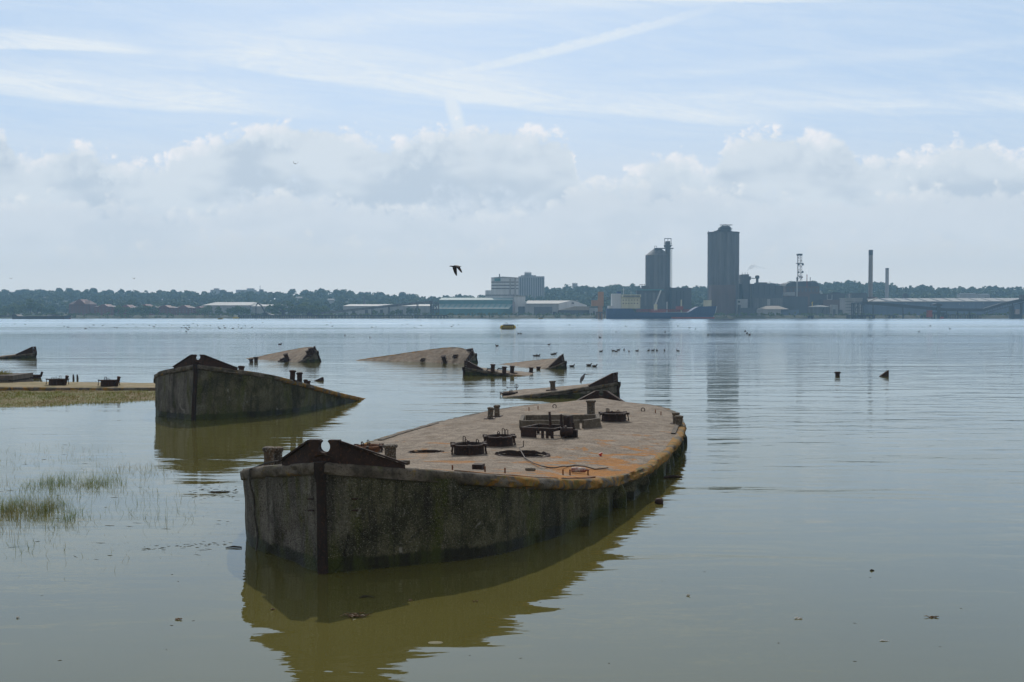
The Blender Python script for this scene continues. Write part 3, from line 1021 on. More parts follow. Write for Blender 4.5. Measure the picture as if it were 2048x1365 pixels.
centre_top(MB().tube([p0, p0 + Vector((-.02, 0, .05)), p0 + Vector((.03, .0, .075))], [.03, .035, .015], 8).build('plastic_scrap', M_RED, smooth=40), 'tiny bright red plastic scrap on the middle of the deck', 'litter')

# --- the other wrecks
def wreck(label, px, py, Y, head, pitch, roll, seed, rib=0.05, res=0.22, deckmat=None, sheer=(0.57, 0.57)):
    """bow deck corner seen at px,py, Y metres out"""
    p = P(px, py, Y)
    b_ = Barge('concrete_barge', label, (0, 0, 0), head, pitch, roll, sheer=sheer, res=res, seed=seed, rib=rib, deckmat=deckmat, group='wrecked concrete barges')
    off = b_.mat @ Vector((0, 0, b_.zr(0)))
    loc = p - off
    b_.root.location = loc
    ORIG[b_.root.name] = loc
    b_.mat = Matrix.Translation(loc) @ b_.mat
    b_.inv = b_.mat.inverted()
    b_.shell(); b_.stem()
    return b_
def hd(deg): return (math.sin(R(deg)), math.cos(R(deg)), 0)   # bow->stern bearing from straight away, clockwise

w2 = wreck('dark concrete barge with its bow raised beside the grassy bank, stern sunk', 392, 730, 38.3, hd(5), R(7.8), R(0.5), 21.7, rib=0.06, res=0.14)
w2.bracket(mat=M_RUSTD, h=0.40, arm=(1.2, 1.05))
for px, py, b_ in ((603, 762, True), (617, 766, False)):
    x, y = w2.at(px, py)
    w2.bollard(x, y, 0.40, 0.10, lean=(0 if b_ else -.06, 0), pegs=False, base=b_, mat=M_RUST)
w2.bollard(4.6, -2.7, 0.26, 0.07, base=False, pegs=False, mat=M_RUSTD); w2.bollard(4.85, -2.75, 0.24, 0.07, base=False, pegs=False, mat=M_RUSTD)
w2.bollard(2.2, -0.9, 0.30, 0.1, mat=M_RUSTD)

w3 = wreck('far concrete wreck with sloping deck, its bow up and a black fitting on top', 634, 703, 84, hd(-72), R(11.0), R(-21), 31.1)
w3.bracket(mat=M_RUSTD, h=0.42)
for px, py, h_, r_ in ((576, 722, .62, .16), (604, 725, .42, .13), (617, 723, .48, .13)):
    x, y = w3.at(px, py)
    w3.bollard(x, y, h_, r_, mat=M_RUSTD, pegs=False)
x, y = w3.at(568, 723)
w3.drum(x, y, 0.35, 0.2, 4, M_RUSTD)

w4 = wreck('far concrete wreck lying on its side showing a broad pale arched deck', 951, 708, 82, hd(-84), R(10.2), R(-25), 41.9)
w4.bracket(mat=M_RUSTD, h=0.42)
x, y = w4.at(890, 726)
w4.bollard(x, y, 0.62, 0.16, mat=M_RUSTD)
for px, py, r_ in ((846, 722, .16), (911, 715, .18)):
    x, y = w4.at(px, py)
    w4.drum(x, y, r_, 0.16, 4, M_RUSTD, tall=False)

w5 = wreck('low concrete wreck with its bow at left and bollards at its sinking end', 928, 735, 66, hd(62), R(2.0), R(2), 51.3)
w5.bracket(mat=M_RUSTD, h=0.42)
for px, py, h_ in ((997, 738, .36), (1024, 746, .44), (1037, 753, .46), (1052, 741, .40), (1052, 755, .42), (1062, 746, .36)):
    x, y = w5.at(px, py)
    w5.bollard(x, y, h_, .13, mat=M_RUSTD, pegs=False)
for px, py in ((981, 742), (1002, 742)):
    x, y = w5.at(px, py)
    MB().tube([(x - .25, y, w5.z(x, y) - .02), (x - .22, y, w5.z(x, y) + .12), (x + .22, y, w5.z(x, y) + .12), (x + .25, y, w5.z(x, y) - .02)], .04, 6).build('mooring_loop', M_RUSTD, w5.root, smooth=60, local=True)

w6 = wreck('small pale deck of a sinking wreck behind the low wreck with bollards', 1130, 723, 74, hd(-64), R(6.0), R(-12), 61.7)
w6.bracket(mat=M_RUSTD, h=0.5)
w6.bollard(6.2, 1.0, 0.5, 0.13, mat=M_RUSTD, pegs=False)

w7 = wreck('greenish concrete wreck behind the nearest barge with a heron standing on it', 1236, 765, 48.8, hd(-56), R(2.6), R(-1.5), 71.9, rib=0.03, res=0.16)
w7.bracket(mat=M_RUSTD, h=0.46, arm=(1.2, 1.2))
w7.bollard(2.5, 1.6, 0.42, 0.12, mat=M_BOLL, pegs=False)
w7.drum(4.6, 2.1, 0.32, 0.12, 4, M_RUSTD)

w8 = wreck('far concrete wreck cut by the left edge of the photo, bow to the right', 71, 706, 91, hd(-78), R(1.3), R(-1), 81.3)
w8.bracket(mat=M_RUSTD, h=0.55, arm=(1.2, 1.3))
w8.bollard(3.4, 1.8, 0.45, 0.13, mat=M_RUSTD, pegs=False)

w9 = Barge('concrete_barge', 'flat sunken barge deck lying level with the mud behind the left grass bank', (-12.6, 53.5, 0.10), (-0.985, 0.17, 0), 0, R(2.0),
           sheer=(0.10, 0.10), res=0.25, seed=91.2, deckmat=pbr('ochre_silted_deck', (0.27, 0.21, 0.11), (0.19, 0.155, 0.06), 0.9, 0.95, 0, 0.02, (0.33, 0.26, 0.17)), group='wrecked concrete barges')
w9.shell()
for px, py, r_ in ((115, 769, 0.42), (218, 771, 0.40)):
    p = W(px, py - 1, 0.32)
    q = w9.inv @ p
    w9.drum(q.x, q.y, r_, 0.32, 4, M_RUSTD, seed=px)
    w9.bollard(q.x - 0.45, q.y + 0.1, 0.50, 0.07, lean=(0.0, -0.28), base=False, pegs=False, mat=M_RUSTD)

# pieces of drowned barges standing out of the water
def stub(px, py, h, r, label, lean=0.0):
    p = W(px, py)
    mb = MB().lathe([(r, -0.6), (r * .97, h - .12), (r * 1.3, h - .10), (r * 1.35, h - .03), (r * 1.1, h)], 16, Matrix.Translation(p) @ Matrix.Rotation(lean, 4, 'Y'))
    return centre_top(mb.build('drowned_bollard', M_RUSTD, smooth=40), label, 'bollard')
stub(1675, 753, 0.28, 0.14, 'lone dark bollard top standing out of open water on the right')
stub(503, 725, 0.30, 0.15, 'left one of two bollard tops in the water left of the far sloping wreck', -.15)
stub(512, 724, 0.38, 0.15, 'right one of two bollard tops in the water left of the far sloping wreck')
def fin(px, py, wd_, h, label):
    p = W(px, py)
    mb = MB().prism([(-wd_, -0.2), (0, -0.2), (0, h), (-0.05 * wd_, h), (-wd_, 0.02)], -0.05, 0.05, Matrix.Translation(p) @ Matrix.Rotation(R(20), 4, 'Z'))
    mb.prism([(0, -0.2), (wd_ * .35, -0.2), (0.02, h)], -0.05, 0.05, Matrix.Translation(p) @ Matrix.Rotation(R(70), 4, 'Z'))
    return centre_top(mb.build('drowned_bracket', M_RUSTD), label, 'iron bracket')
fin(1776, 753, 0.62, 0.36, 'dark triangular iron bracket rising from open water at right')
fin(645, 762, 0.46, 0.20, 'small dark triangular bracket in the water past the sunk stern')
def sunken_drum(px, py, r, label):
    p = W(px, py)
    T = Matrix.Translation(p)
    mb = MB().lathe([(r, -.3), (r, .12), (r * 1.1, .14), (r * 1.1, .2), (r * .9, .2), (r * .88, .0), (.02, 0)], 20, T)
    mb.tube([p + Vector((r * 1.0, 0, .1)), p + Vector((r * 1.25, 0, .38))], 0.07, 8)
    return centre_top(mb.build('drowned_hatch', M_RUSTD, smooth=40), label, 'hatch')
sunken_drum(70, 757, 0.34, 'low dark hatch ring in the water behind the flat deck')
for px, lb in ((147, 'left one of two short thin posts behind the flat deck'), (155, 'right one of two short thin posts behind the flat deck')):
    p = W(px, 759)
    mb = MB().tube([p + Vector((0, 0, -.4)), p + Vector((0, 0, .12)), p + Vector((-.02, 0, .28))], [.07, .06, .03], 8)
    centre_top(mb.build('short_post', M_RUST, smooth=40), lb, 'post', 'pair of thin posts')
p = W(1318, 1007)
mb = MB()
mb.lathe([(.02, -.05), (.075, -.03), (.09, .03), (.075, .085), (.04, .10), (.02, .10)], 12, Matrix.Translation(p))
centre_top(mb.build('floating_lump', M_RUSTD, smooth=60), 'round black lump floating off the right side of the nearest barge', 'float')
# concrete rubble slabs at the left edge
M_SLAB = pbr('old_concrete_slab', (0.15, 0.13, 0.11), (0.09, 0.08, 0.07), 3, 0.95, 0, 0.02)
for i, (x0, x1, y0, y1, lb) in enumerate(((-80, 42, 749, 757, 'upper dark concrete slab of the stack at the left edge'), (-80, 34, 756, 764, 'middle broken concrete slab of the stack at the left edge'), (-80, 44, 761, 770, 'lowest concrete slab of the stack at the left edge'))):
    a, b_ = P(x0, y1, 56.0), P(x1, y0, 56.0)
    mb = MB()
    n = 14
    for k in range(n + 1):
        xx = a.x + (b_.x - a.x) * k / n
        for (yy, zz) in ((-1.0, a.z - 0.02), (-1.0, b_.z), (1.4, b_.z), (1.4, a.z - 0.02)):
            mb.v.append((xx + 0.04 * fbm(xx, yy, i), 56 + yy + 0.1 * fbm(xx * 2, yy, i + 3), zz + 0.03 * fbm(xx * 2, yy, i + 9)))
    for k in range(n):
        for q in range(4):
            r2 = (q + 1) % 4
            mb.f.append((k * 4 + q, k * 4 + r2, k * 4 + 4 + r2, k * 4 + 4 + q))
    mb.f.append((n * 4, n * 4 + 1, n * 4 + 2, n * 4 + 3))
    mb.f.append((3, 2, 1, 0))
    centre_top(mb.build('concrete_slab', M_SLAB), lb, 'slab', 'slabs stacked at the left edge')

# ------------------------------------------------------------------ grassy mud bank and marsh grass on the left
def mat_mud():
    m, g, b = material('wet_bank_mud')
    v = g.node('ShaderNodeNewGeometry').outputs['Position']
    n1 = g.noise(v, 0.5, 6, 0.65)
    c = g.mix(g.sm(n1, 0.35, 0.65), (0.13, 0.125, 0.022), (0.15, 0.095, 0.028))
    g.put(b.inputs['Base Color'], c)
    b.inputs['Roughness'].default_value = 0.9
    bump(g, b, g.noise(v, 6, 5, 0.6), 0.05)
    return m
def bank_edge(x):   # near edge (water side) of the bank as world y
    return 43.0 + (x + 20) * 0.75 + 0.7 * fbm(x * 0.35, 2.0, 7) + 0.5 * fbm(x * 1.3, 1, 3)
def bank_h(x, y):
    d = y - bank_edge(x)
    t = max(-1, min(1, d / 5.0))
    return 0.14 * t + 0.03 * fbm(x * .8, y * .8, 4) - 0.02
mb = MB()
gx, gy = 60, 34
for j in range(gy + 1):
    for i in range(gx + 1):
        x = -38 + 26.0 * i / gx
        y = 34 + 17.0 * j / gy
        mb.v.append((x, y, bank_h(x, y) - 0.8 * max(0, (x + 13.2))))
for j in range(gy):
    for i in range(gx):
        a = j * (gx + 1) + i
        mb.f.append((a, a + 1, a + gx + 2, a + gx + 1))
tag(mb.build('mud_bank', mat_mud(), smooth=179), kind='structure')

def mat_grass(name, cols):
    m, g, b = material(name)
    v = g.node('ShaderNodeNewGeometry').outputs['Position']
    n1 = g.noise(v, 0.45, 4, 0.6)
    n2 = g.noise(v, 5.0, 3, 0.6)
    c = g.mix(g.sm(n1, 0.38, 0.62), cols[0], cols[1])
    c = g.mix(g.sm(n2, 0.45, 0.65), c, cols[2])
    g.put(b.inputs['Base Color'], c)
    b.inputs['Roughness'].default_value = 0.6
    tr = g.node('ShaderNodeBsdfTranslucent')
    g.put(tr.inputs[0], c)
    mx = g.node('ShaderNodeMixShader')
    mx.inputs[0].default_value = 0.35
    g.nt.links.new(b.outputs[0], mx.inputs[1]); g.nt.links.new(tr.outputs[0], mx.inputs[2])
    out = [n for n in g.nt.nodes if n.type == 'OUTPUT_MATERIAL'][0]
    g.nt.links.new(mx.outputs[0], out.inputs[0])
    return m
M_GR = mat_grass('salt_marsh_grass', ((0.165, 0.18, 0.018), (0.205, 0.13, 0.022), (0.125, 0.17, 0.014)))
M_GR2 = mat_grass('drowned_marsh_grass', ((0.13, 0.19, 0.025), (0.21, 0.15, 0.035), (0.10, 0.14, 0.025)))
def blade(mb, x, y, z, h, w, lean, an, seg=2):
    c_, s_ = math.cos(an), math.sin(an)
    wa = an + 1.4
    wx, wy = math.cos(wa) * w / 2, math.sin(wa) * w / 2
    o = len(mb.v)
    for k in range(seg + 1):
        t = k / seg
        q = 1 - 0.85 * t
        px_, py_ = x + c_ * lean * t * t * h, y + s_ * lean * t * t * h
        zz = z + h * t * (1 - 0.25 * lean * t)
        mb.v.append((px_ - wx * q, py_ - wy * q, zz)); mb.v.append((px_ + wx * q, py_ + wy * q, zz))
    for k in range(seg):
        a = o + 2 * k
        mb.f.append((a, a + 1, a + 3, a + 2))
mb = MB()
for _ in range(60000):
    x = rnd.uniform(-30, -12.9); y = rnd.uniform(36, 50.6)
    d = y - bank_edge(x)
    if d < -1.2: continue
    if d < 0.8 and rnd.random() > 0.25 + 0.3 * d: continue
    if x > -14.5 and rnd.random() > 0.6: continue
    h = rnd.uniform(0.06, 0.17) * (0.8 + 0.5 * fbm(x * .6, y * .6, 8))
    blade(mb, x, y, min(bank_h(x, y), 0.3) - 0.02, max(0.06, h), 0.022, rnd.uniform(0.3, 1.2), rnd.uniform(0, 6.28))
tag(mb.build('bank_grass', M_GR), 'short olive and russet salt marsh grass covering the left mud bank', 'grass', kind='stuff')

mb = MB()
def clump(px, py, n, rx, hmax, spread=0.35):
    c = W(px, py)
    for _ in range(int(n * 1.5) if n > 20 else n):
        a, r = rnd.uniform(0, 6.28), rnd.gauss(0, 1)
        x, y = c.x + 1.35 * rx * r * math.cos(a), c.y + 1.4 * spread * rnd.gauss(0, 1)
        blade(mb, x, y, -0.05, rnd.uniform(0.35, 1) * hmax + 0.05, rnd.uniform(0.004, 0.009), rnd.uniform(0.2, 1.5), rnd.uniform(0, 6.28), 3)
for q in ((85, 968, 110, .16, .33), (120, 968, 160, .22, .35), (175, 970, 120, .20, .30), (210, 968, 130, .22, .38), (60, 972, 50, .3, .25), (235, 975, 40, .3, .28),
          (20, 1020, 260, .28, .38), (60, 1022, 170, .25, .40), (95, 1022, 200, .13, .42), (0, 1022, 150, .2, .35), (135, 1040, 80, .12, .36), (150, 1050, 30, .2, .2),
          (30, 1062, 30, .4, .25), (90, 1085, 25, .35, .2), (70, 1090, 15, .2, .2), (-60, 1020, 250, .5, .38), (-80, 968, 120, .5, .33), (-50, 1090, 30, .5, .25)):
    clump(*q)
for _ in range(260):  # thin scattered stems
    px, py = rnd.uniform(210, 360), rnd.uniform(935, 950)
    clump(px, py, 1, .05, .22)
for _ in range(70):
    clump(rnd.uniform(215, 400), rnd.gauss(1022, 9), 1, .05, .34)
for _ in range(50):
    clump(rnd.uniform(235, 350), rnd.uniform(975, 1000), 1, .05, .26)
for _ in range(240):
    clump(rnd.uniform(-40, 230), rnd.uniform(893, 935), 1, .1, .20)
for _ in range(90):
    clump(rnd.uniform(-60, 200), rnd.uniform(950, 1080), 1, .1, .22)
for _ in range(20):
    clump(rnd.uniform(20, 300), rnd.uniform(1085, 1150), 1, .1, .14)
tag(mb.build('marsh_grass', M_GR2), 'sparse green marsh grass standing in the shallow water at left', 'grass', kind='stuff')

# drifting twigs and scum
M_TWIG = pbr('wet_driftwood', (0.030, 0.024, 0.017), (0.05, 0.038, 0.025), 8, 0.95)
M_WEED = pbr('bladder_weed', (0.16, 0.085, 0.03), (0.07, 0.045, 0.02), 18, 0.45, 0, 0, (0.34, 0.24, 0.13))
M_FOAM_GLINT = pbr('pale_scum_and_glint', (0.62, 0.60, 0.54), (0.45, 0.42, 0.34), 25, 0.6)
mb = MB()
def twig(px, py, L, r, wob=0.15):
    c = W(px, py)
    a = rnd.gauss(0, 0.35)
    p0 = c + Vector((-L / 2 * math.cos(a), -L / 2 * math.sin(a), -0.001)); p1 = c + Vector((L / 2 * math.cos(a), L / 2 * math.sin(a), -0.001))
    mid = c + Vector((0, L * wob * rnd.uniform(-1, 1), 0.0))
    mb.tube([p0, mid, p1], [r * .6, r, r * .5], 5)
for _ in range(45):
    px, py = rnd.uniform(-40, 470), rnd.choice((rnd.gauss(925, 14), rnd.gauss(985, 10), rnd.gauss(1040, 16), rnd.gauss(1088, 16)))
    if 300 < px and py < 960: continue
    twig(px, py, rnd.uniform(0.05, 0.18), rnd.uniform(.004, .007))
for _ in range(60):
    twig(rnd.uniform(385, 476), rnd.gauss(985, 7), rnd.uniform(.03, .12), rnd.uniform(.003, .008))
for _ in range(40):
    t = rnd.random()
    twig(285 + 180 * t, 1098 - 12 * t + rnd.gauss(0, 2.5), rnd.uniform(.03, .10), rnd.uniform(.004, .007))
for _ in range(22):
    twig(rnd.uniform(60, 2040), rnd.uniform(1120, 1360), rnd.uniform(.02, .05), rnd.uniform(.003, .006))
for _ in range(25):
    twig(rnd.uniform(1300, 2040), rnd.uniform(720, 900), rnd.uniform(.1, .5), rnd.uniform(.002, .004), .03)
tag(mb.build('flotsam', M_TWIG), 'dark twigs and reed scraps drifting among the marsh grass', 'flotsam', kind='stuff')
mb = MB()
for _ in range(420):  # bubbles, and sun glints painted as pale beads among the grass
    if rnd.random() < .55: px, py = rnd.uniform(-20, 310), 822 - 0.03 * rnd.uniform(0, 300) + rnd.gauss(0, 4)
    else: px, py = rnd.uniform(-20, 470), rnd.choice((rnd.gauss(965, 18), rnd.gauss(1035, 25), rnd.gauss(1092, 12)))
    c = W(px, py)
    r = rnd.uniform(.003, .007) * (c.y / 25)
    mb.lathe([(r, -.004), (r * 1.05, .006), (r * .6, r * .7), (r * .1, r * .85)], 6, Matrix.Translation(c))
tag(mb.build('foam_and_glints', M_FOAM_GLINT, smooth=60), 'pale bubbles, foam and painted sun glints on the shallow water at left', 'foam', kind='stuff')
def weed(px, py, L, n, label, mat=None, hh=.02):
    c = W(px, py)
    L *= 0.8; hh *= 0.6
    mbw = MB()
    for _ in range(n):
        a = rnd.gauss(0, .5) + (math.pi if rnd.random() < .5 else 0)
        l = rnd.uniform(.2, .6) * L
        s = Vector((rnd.gauss(0, L * .22), rnd.gauss(0, L * .12), rnd.uniform(0, hh)))
        e_ = s + Vector((l * math.cos(a), l * math.sin(a) * .6, rnd.uniform(-.01, hh)))
        mbw.tube([c + s, c + s.lerp(e_, .5) + Vector((0, 0, hh * .5)), c + e_], [.004, .006, .003], 5)
    return centre_top(mbw.build('floating_weed', mat or M_WEED, smooth=60), label, 'seaweed')
weed(713, 1234, .32, 34, 'largest brown clump of seaweed floating in the olive water below the nearest barge', hh=.035)
weed(736, 1195, .20, 12, 'dark weed with a stick floating close under the nearest bow', M_TWIG)
weed(821, 1202, .08, 14, 'small reddish weed clump floating right of the largest seaweed clump')
weed(951, 1204, .10, 8, 'faint thin weed scrap floating furthest right in the olive reflection')
weed(544, 1220, .07, 10, 'small brown weed speck floating left of the largest seaweed clump')
weed(357, 1240, .09, 14, 'small brown weed clump alone on the grey water at lower left')
weed(1597, 1238, .10, 16, 'pale tan weed clump floating on the open water at lower right', M_FOAM_GLINT)
weed(1864, 1236, .14, 14, 'dark red brown weed floating on the open water at far lower right')
weed(1376, 1192, .07, 8, 'small grey scum patch on the water right of the barge reflection', M_FOAM_GLINT)
weed(35, 1237, .07, 6, 'pale scrap of weed floating at the lower left edge', M_FOAM_GLINT)
weed(440, 985, .4, 40, 'band of dark weed drifting against the left side of the nearest barge', M_TWIG, .015)
c = W(871, 1286)
mb = MB().lathe([(.05, -.01), (.055, .002), (.04, .005), (.01, .006)], 14, Matrix.Translation(c) @ Matrix.Scale(1.6, 4, (1, 0, 0)))
centre_top(mb.build('foam_patch', pbr('thin_scum', (0.16, 0.15, 0.08), (0.13, 0.12, 0.06), 20, 0.8)), 'pale flat patch of scum in the olive reflection', 'scum')
c = W(1768, 1283)
mb = MB().tube([c + Vector((-.05, 0, .004)), c + Vector((-.02, .01, .008)), c + Vector((.055, -.01, .0))], [.003, .008, .002], 8)
centre_top(mb.build('white_feather', pbr('white_feather_vane', (0.75, 0.75, 0.72), None, 5, 0.8), smooth=60), 'white feather floating on the water at lower right', 'feather')
c = W(1744, 1142)
mb = MB().tube([c + Vector((-.03, 0, .0)), c + Vector((-.01, .0, .012)), c + Vector((.035, 0, .005))], [.008, .014, .004], 8)
centre_top(mb.build('drift_cork', M_TWIG, smooth=60), 'tiny dark chip floating on the open water at right', 'driftwood')
p = W(1345, 957)
MBx = MB().tube([p + Vector((-.35, .0, -.02)), p + Vector((0, 0, .04)), p + Vector((.22, -.02, .03))], [.04, .035, .02], 7)
centre_top(MBx.build('drift_timber', M_RUST, smooth=60), 'brown timber floating beside the right side of the nearest barge', 'driftwood')
c = W(466, 1097)
MBx = MB().tube([c + Vector((-.12, 0, .01)), c + Vector((.0, .03, .02)), c + Vector((.14, 0, .015))], [.006, .016, .012], 7)
centre_top(MBx.build('drift_stick', M_TWIG, smooth=60), 'short stick floating where the rope meets the water', 'driftwood')
p = P(5, 748, 56)
mb = MB()
for _ in range(160):
    blade(mb, p.x + rnd.gauss(0, .22), p.y + rnd.gauss(0, .2), p.z - .05, rnd.uniform(.1, .36), .02, rnd.uniform(.2, 1), rnd.uniform(0, 6.28))
centre_top(mb.build('grass_tuft', M_GR), 'tuft of grass growing on top of the slabs at the left edge', 'grass tuft')

# ------------------------------------------------------------------ birds
M_BIRDD = pbr('dark_plumage', (0.03, 0.022, 0.018), (0.05, 0.04, 0.032), 12, 0.7)
M_BIRDW = pbr('brown_wing_feathers', (0.055, 0.035, 0.025), (0.03, 0.02, 0.016), 14, 0.75)
M_HERON = pbr('grey_heron_plumage', (0.17, 0.18, 0.20), (0.11, 0.115, 0.125), 6, 0.8)
M_BILL = pbr('horn_bill', (0.10, 0.08, 0.05), (0.06, 0.05, 0.03), 10, 0.6)
M_GULL = pbr('pale_gull_plumage', (0.55, 0.55, 0.55), (0.35, 0.36, 0.38), 8, 0.8)
def swept(pts, n=10): # (x,y,z,r)
    return [Vector(p[:3]) for p in pts], [p[3] for p in pts]
duckpts = [(-.26, 0, .10, .012), (-.20, 0, .085, .045), (-.10, 0, .06, .085), (.02, 0, .055, .098), (.12, 0, .065, .082), (.17, 0, .10, .05), (.185, 0, .16, .036), (.195, 0, .205, .042), (.225, 0, .22, .036), (.26, 0, .212, .014), (.30, 0, .207, .008)]
pp, rr_ = swept(duckpts)
duck0 = MB().tube(pp, rr_, 10).build('duck', M_BIRDD, smooth=80)
C.objects.unlink(duck0)
def duck(px, py, face, sc, label, group, name='duck', me=None):
    o = duck0.copy()
    o.name = name
    if me: o.data = me
    C.objects.link(o)
    o.location = W(px, py)
    o.rotation_euler = (0, 0, face)
    o.scale = (sc,) * 3
    return tag(o, label, 'duck', group)
for px, py, f_, lb in ((1144, 734, 0.2, 'duck swimming alone just right of the pale sinking deck'), (1178, 732, 0, 'left and slightly farther duck of the pair near the heron'), (1189, 734, .1, 'right and slightly nearer duck of the pair near the heron'),
                       (1202, 704, .4, 'duck at the left end of the row of ducks in the middle distance')):
    duck(px, py, f_, 0.85, lb, 'ducks on the water')
for px, py in ((1226, 703), (1232, 704), (1237, 701), (1248, 701), (1258, 704), (1274, 703), (1297, 702), (1306, 702), (1314, 702), (1329, 702), (1356, 703)):
    duck(px, py, rnd.uniform(0, 6.28), 0.8, 'one of the ducks in the loose row across the middle distance', 'row of ducks in the middle distance')
for px, py, lb in ((1070, 713, 'left one of two far ducks behind the pale sinking deck'), (1076, 713, 'right one of two far ducks behind the pale sinking deck'), (1098, 690, 'far duck above the two pairs of ducks at centre'),
                   (1105, 710, 'left one of the pair of ducks straight above the pale deck bracket'), (1110, 709, 'right one of the pair of ducks straight above the pale deck bracket')):
    duck(px, py, rnd.uniform(-.6, .6), .85, lb, 'ducks on the water')
for px, py in ((1037, 668), (1042, 668), (1200, 676), (1232, 665), (1330, 665), (1416, 671), (994, 693), (740, 676), (690, 672), (560, 690)):
    duck(px, py, rnd.uniform(0, 6.28), 1.0, 'far duck alone on the open water of mid river', 'lone ducks far out')
for _ in range(75):
    px = rnd.choice((rnd.gauss(420, 60), rnd.gauss(800, 120), rnd.uniform(20, 2030), rnd.gauss(250, 120)))
    if not 0 < px < 2048: continue
    py = rnd.gauss(652, 5)
    if py < 644: continue
    duck(px, py, rnd.uniform(0, 6.28), 1.15, 'dark speck of a waterbird in the far flock on the river', 'far flock of waterbirds', 'waterbird')
for px, py in ((1490, 664), (1494, 668), (1499, 671)):
    duck(px, py, 1, 1.6, 'one of three pale birds low over the far water at right', 'three pale far birds', 'waterbird', None)

# heron on the greenish wreck
hp = P(1167, 766, 49.6)
lo, dd_ = w7.inv @ Vector((0, 0, CAMH)), w7.inv.to_3x3() @ ray(1165, 766)
best = None
for i_ in range(120):
    x_ = 0.8 + i_ * 0.05
    y_ = -(hw(x_) - 0.35)
    q_ = w7.mat @ Vector((x_, y_, w7.z(x_, y_)))
    e_ = abs(1024 + F * q_.x / q_.y - 1165)
    if best is None or e_ < best[0]: best = (e_, x_, y_)
X7, Y7 = best[1], best[2]
hp = w7.mat @ Vector((X7, Y7, w7.z(X7, Y7)))
her = thing('heron', hp, 'grey heron standing hunched on the greenish wreck, bill pointing right', 'heron')
hb = [(-.10, 0, .10, .012), (-.09, 0, .18, .04), (-.05, 0, .28, .085), (.0, 0, .38, .095), (.05, 0, .46, .075), (.075, 0, .51, .05), (.09, 0, .545, .042), (.12, 0, .565, .042), (.155, 0, .56, .03), (.18, 0, .555, .018)]
pp, rr_ = swept(hb)
MB().tube(pp, rr_, 12).build('body', M_HERON, her, smooth=80, local=True)
MB().tube([(.17, 0, .555), (.32, 0, .548), (.56, 0, .542)], [.017, .013, .005], 8).build('bill', M_BILL, her, smooth=60, local=True)
for s_ in (-.03, .03):
    MB().tube([(-.03, s_, .30), (-.05, s_, .15), (-.02, s_, -.01), (.03, s_, -.01)], [.014, .010, .009, .006], 6).build('leg', M_BILL, her, smooth=60, local=True)
her.scale = (0.95,) * 3

# iron rods with a ring standing off the sunk end of that wreck
p = W(1033, 783)
mb = MB().tube([p + Vector((0, 0, -.3)), p + Vector((0, 0, .30))], .018, 6).tube([p + Vector((-.45, 0, .17)), p + Vector((.08, 0, .17))], .014, 6)
mb.tube([p + Vector((.0 + .08 * math.cos(t), 0, .25 + .08 * math.sin(t))) for t in [k * math.pi / 8 for k in range(17)]], .016, 6)
mb.tube([p + Vector((-.45, 0, .14)), p + Vector((-.46, 0, .22))], .02, 6)
centre_top(mb.build('crank_handle', M_RUSTD, smooth=60), 'iron crank with a ring sticking up at the sunk end of the greenish wreck', 'crank')

def flyer(px, py, Y, span, label, face=math.pi, flap=-1.0, roll=0.0, bmat=None, wmat=None):
    p = P(px, py, Y)
    k = span / 0.9
    r_ = thing('flying_bird', p, label, 'bird', None, (roll, 0, face))
    pts = [(-.34, 0, .03, .006), (-.24, 0, .02, .03), (-.10, 0, 0, .052), (.05, 0, 0, .06), (.16, 0, .012, .045), (.22, 0, .025, .030), (.27, 0, .03, .032), (.31, 0, .027, .018), (.36, 0, .02, .004)]
    pp, rr_ = swept([tuple(q * k for q in t) for t in pts])
    MB().tube(pp, rr_, 10).build('body', bmat or M_BIRDD, r_, smooth=80, local=True)
    for s_ in (-1, 1):
        mb = MB()
        st = [(0.03, .0, .13, -.10), (.18, .05, .12, -.12), (.34, -.06, .07, -.16), (.48, -.24, -.03, -.20), (.56, -.40, -.15, -.22)]
        for (sp, zz, le, te) in st:
            zz = zz if flap < 0 else -zz
            th = .012 * (1 - sp)
            for (xx, o) in ((le, 0), ((le + te) / 2, th), (te, 0), ((le + te) / 2, -th)):
                mb.v.append((xx * k, s_ * sp * k * 0.86, (zz + o) * k))
        for i in range(len(st) - 1):
            for q in range(4):
                a = i * 4 + q; b_ = i * 4 + (q + 1) % 4
                mb.f.append((a, b_, b_ + 4, a + 4))
        mb.f.append((0, 1, 2, 3)); e_ = 4 * (len(st) - 1); mb.f.append((e_ + 3, e_ + 2, e_ + 1, e_))
        mb.build('wing', wmat or M_BIRDW, r_, smooth=60, local=True)
    return r_
flyer(911, 534, 62, 0.95, 'dark bird flying with down-swept wings before the white tower block', face=R(200), flap=-1, roll=R(8))
flyer(591, 328, 120, 0.55, 'tiny distant bird high in the sky against the cumulus', face=R(120), flap=1)
flyer(22, 558, 300, 0.8, 'speck of a bird low in the sky at the far left', face=R(90), flap=1)
flyer(268, 558, 320, 0.8, 'speck of a bird above the left wooded hill', face=R(70), flap=1)

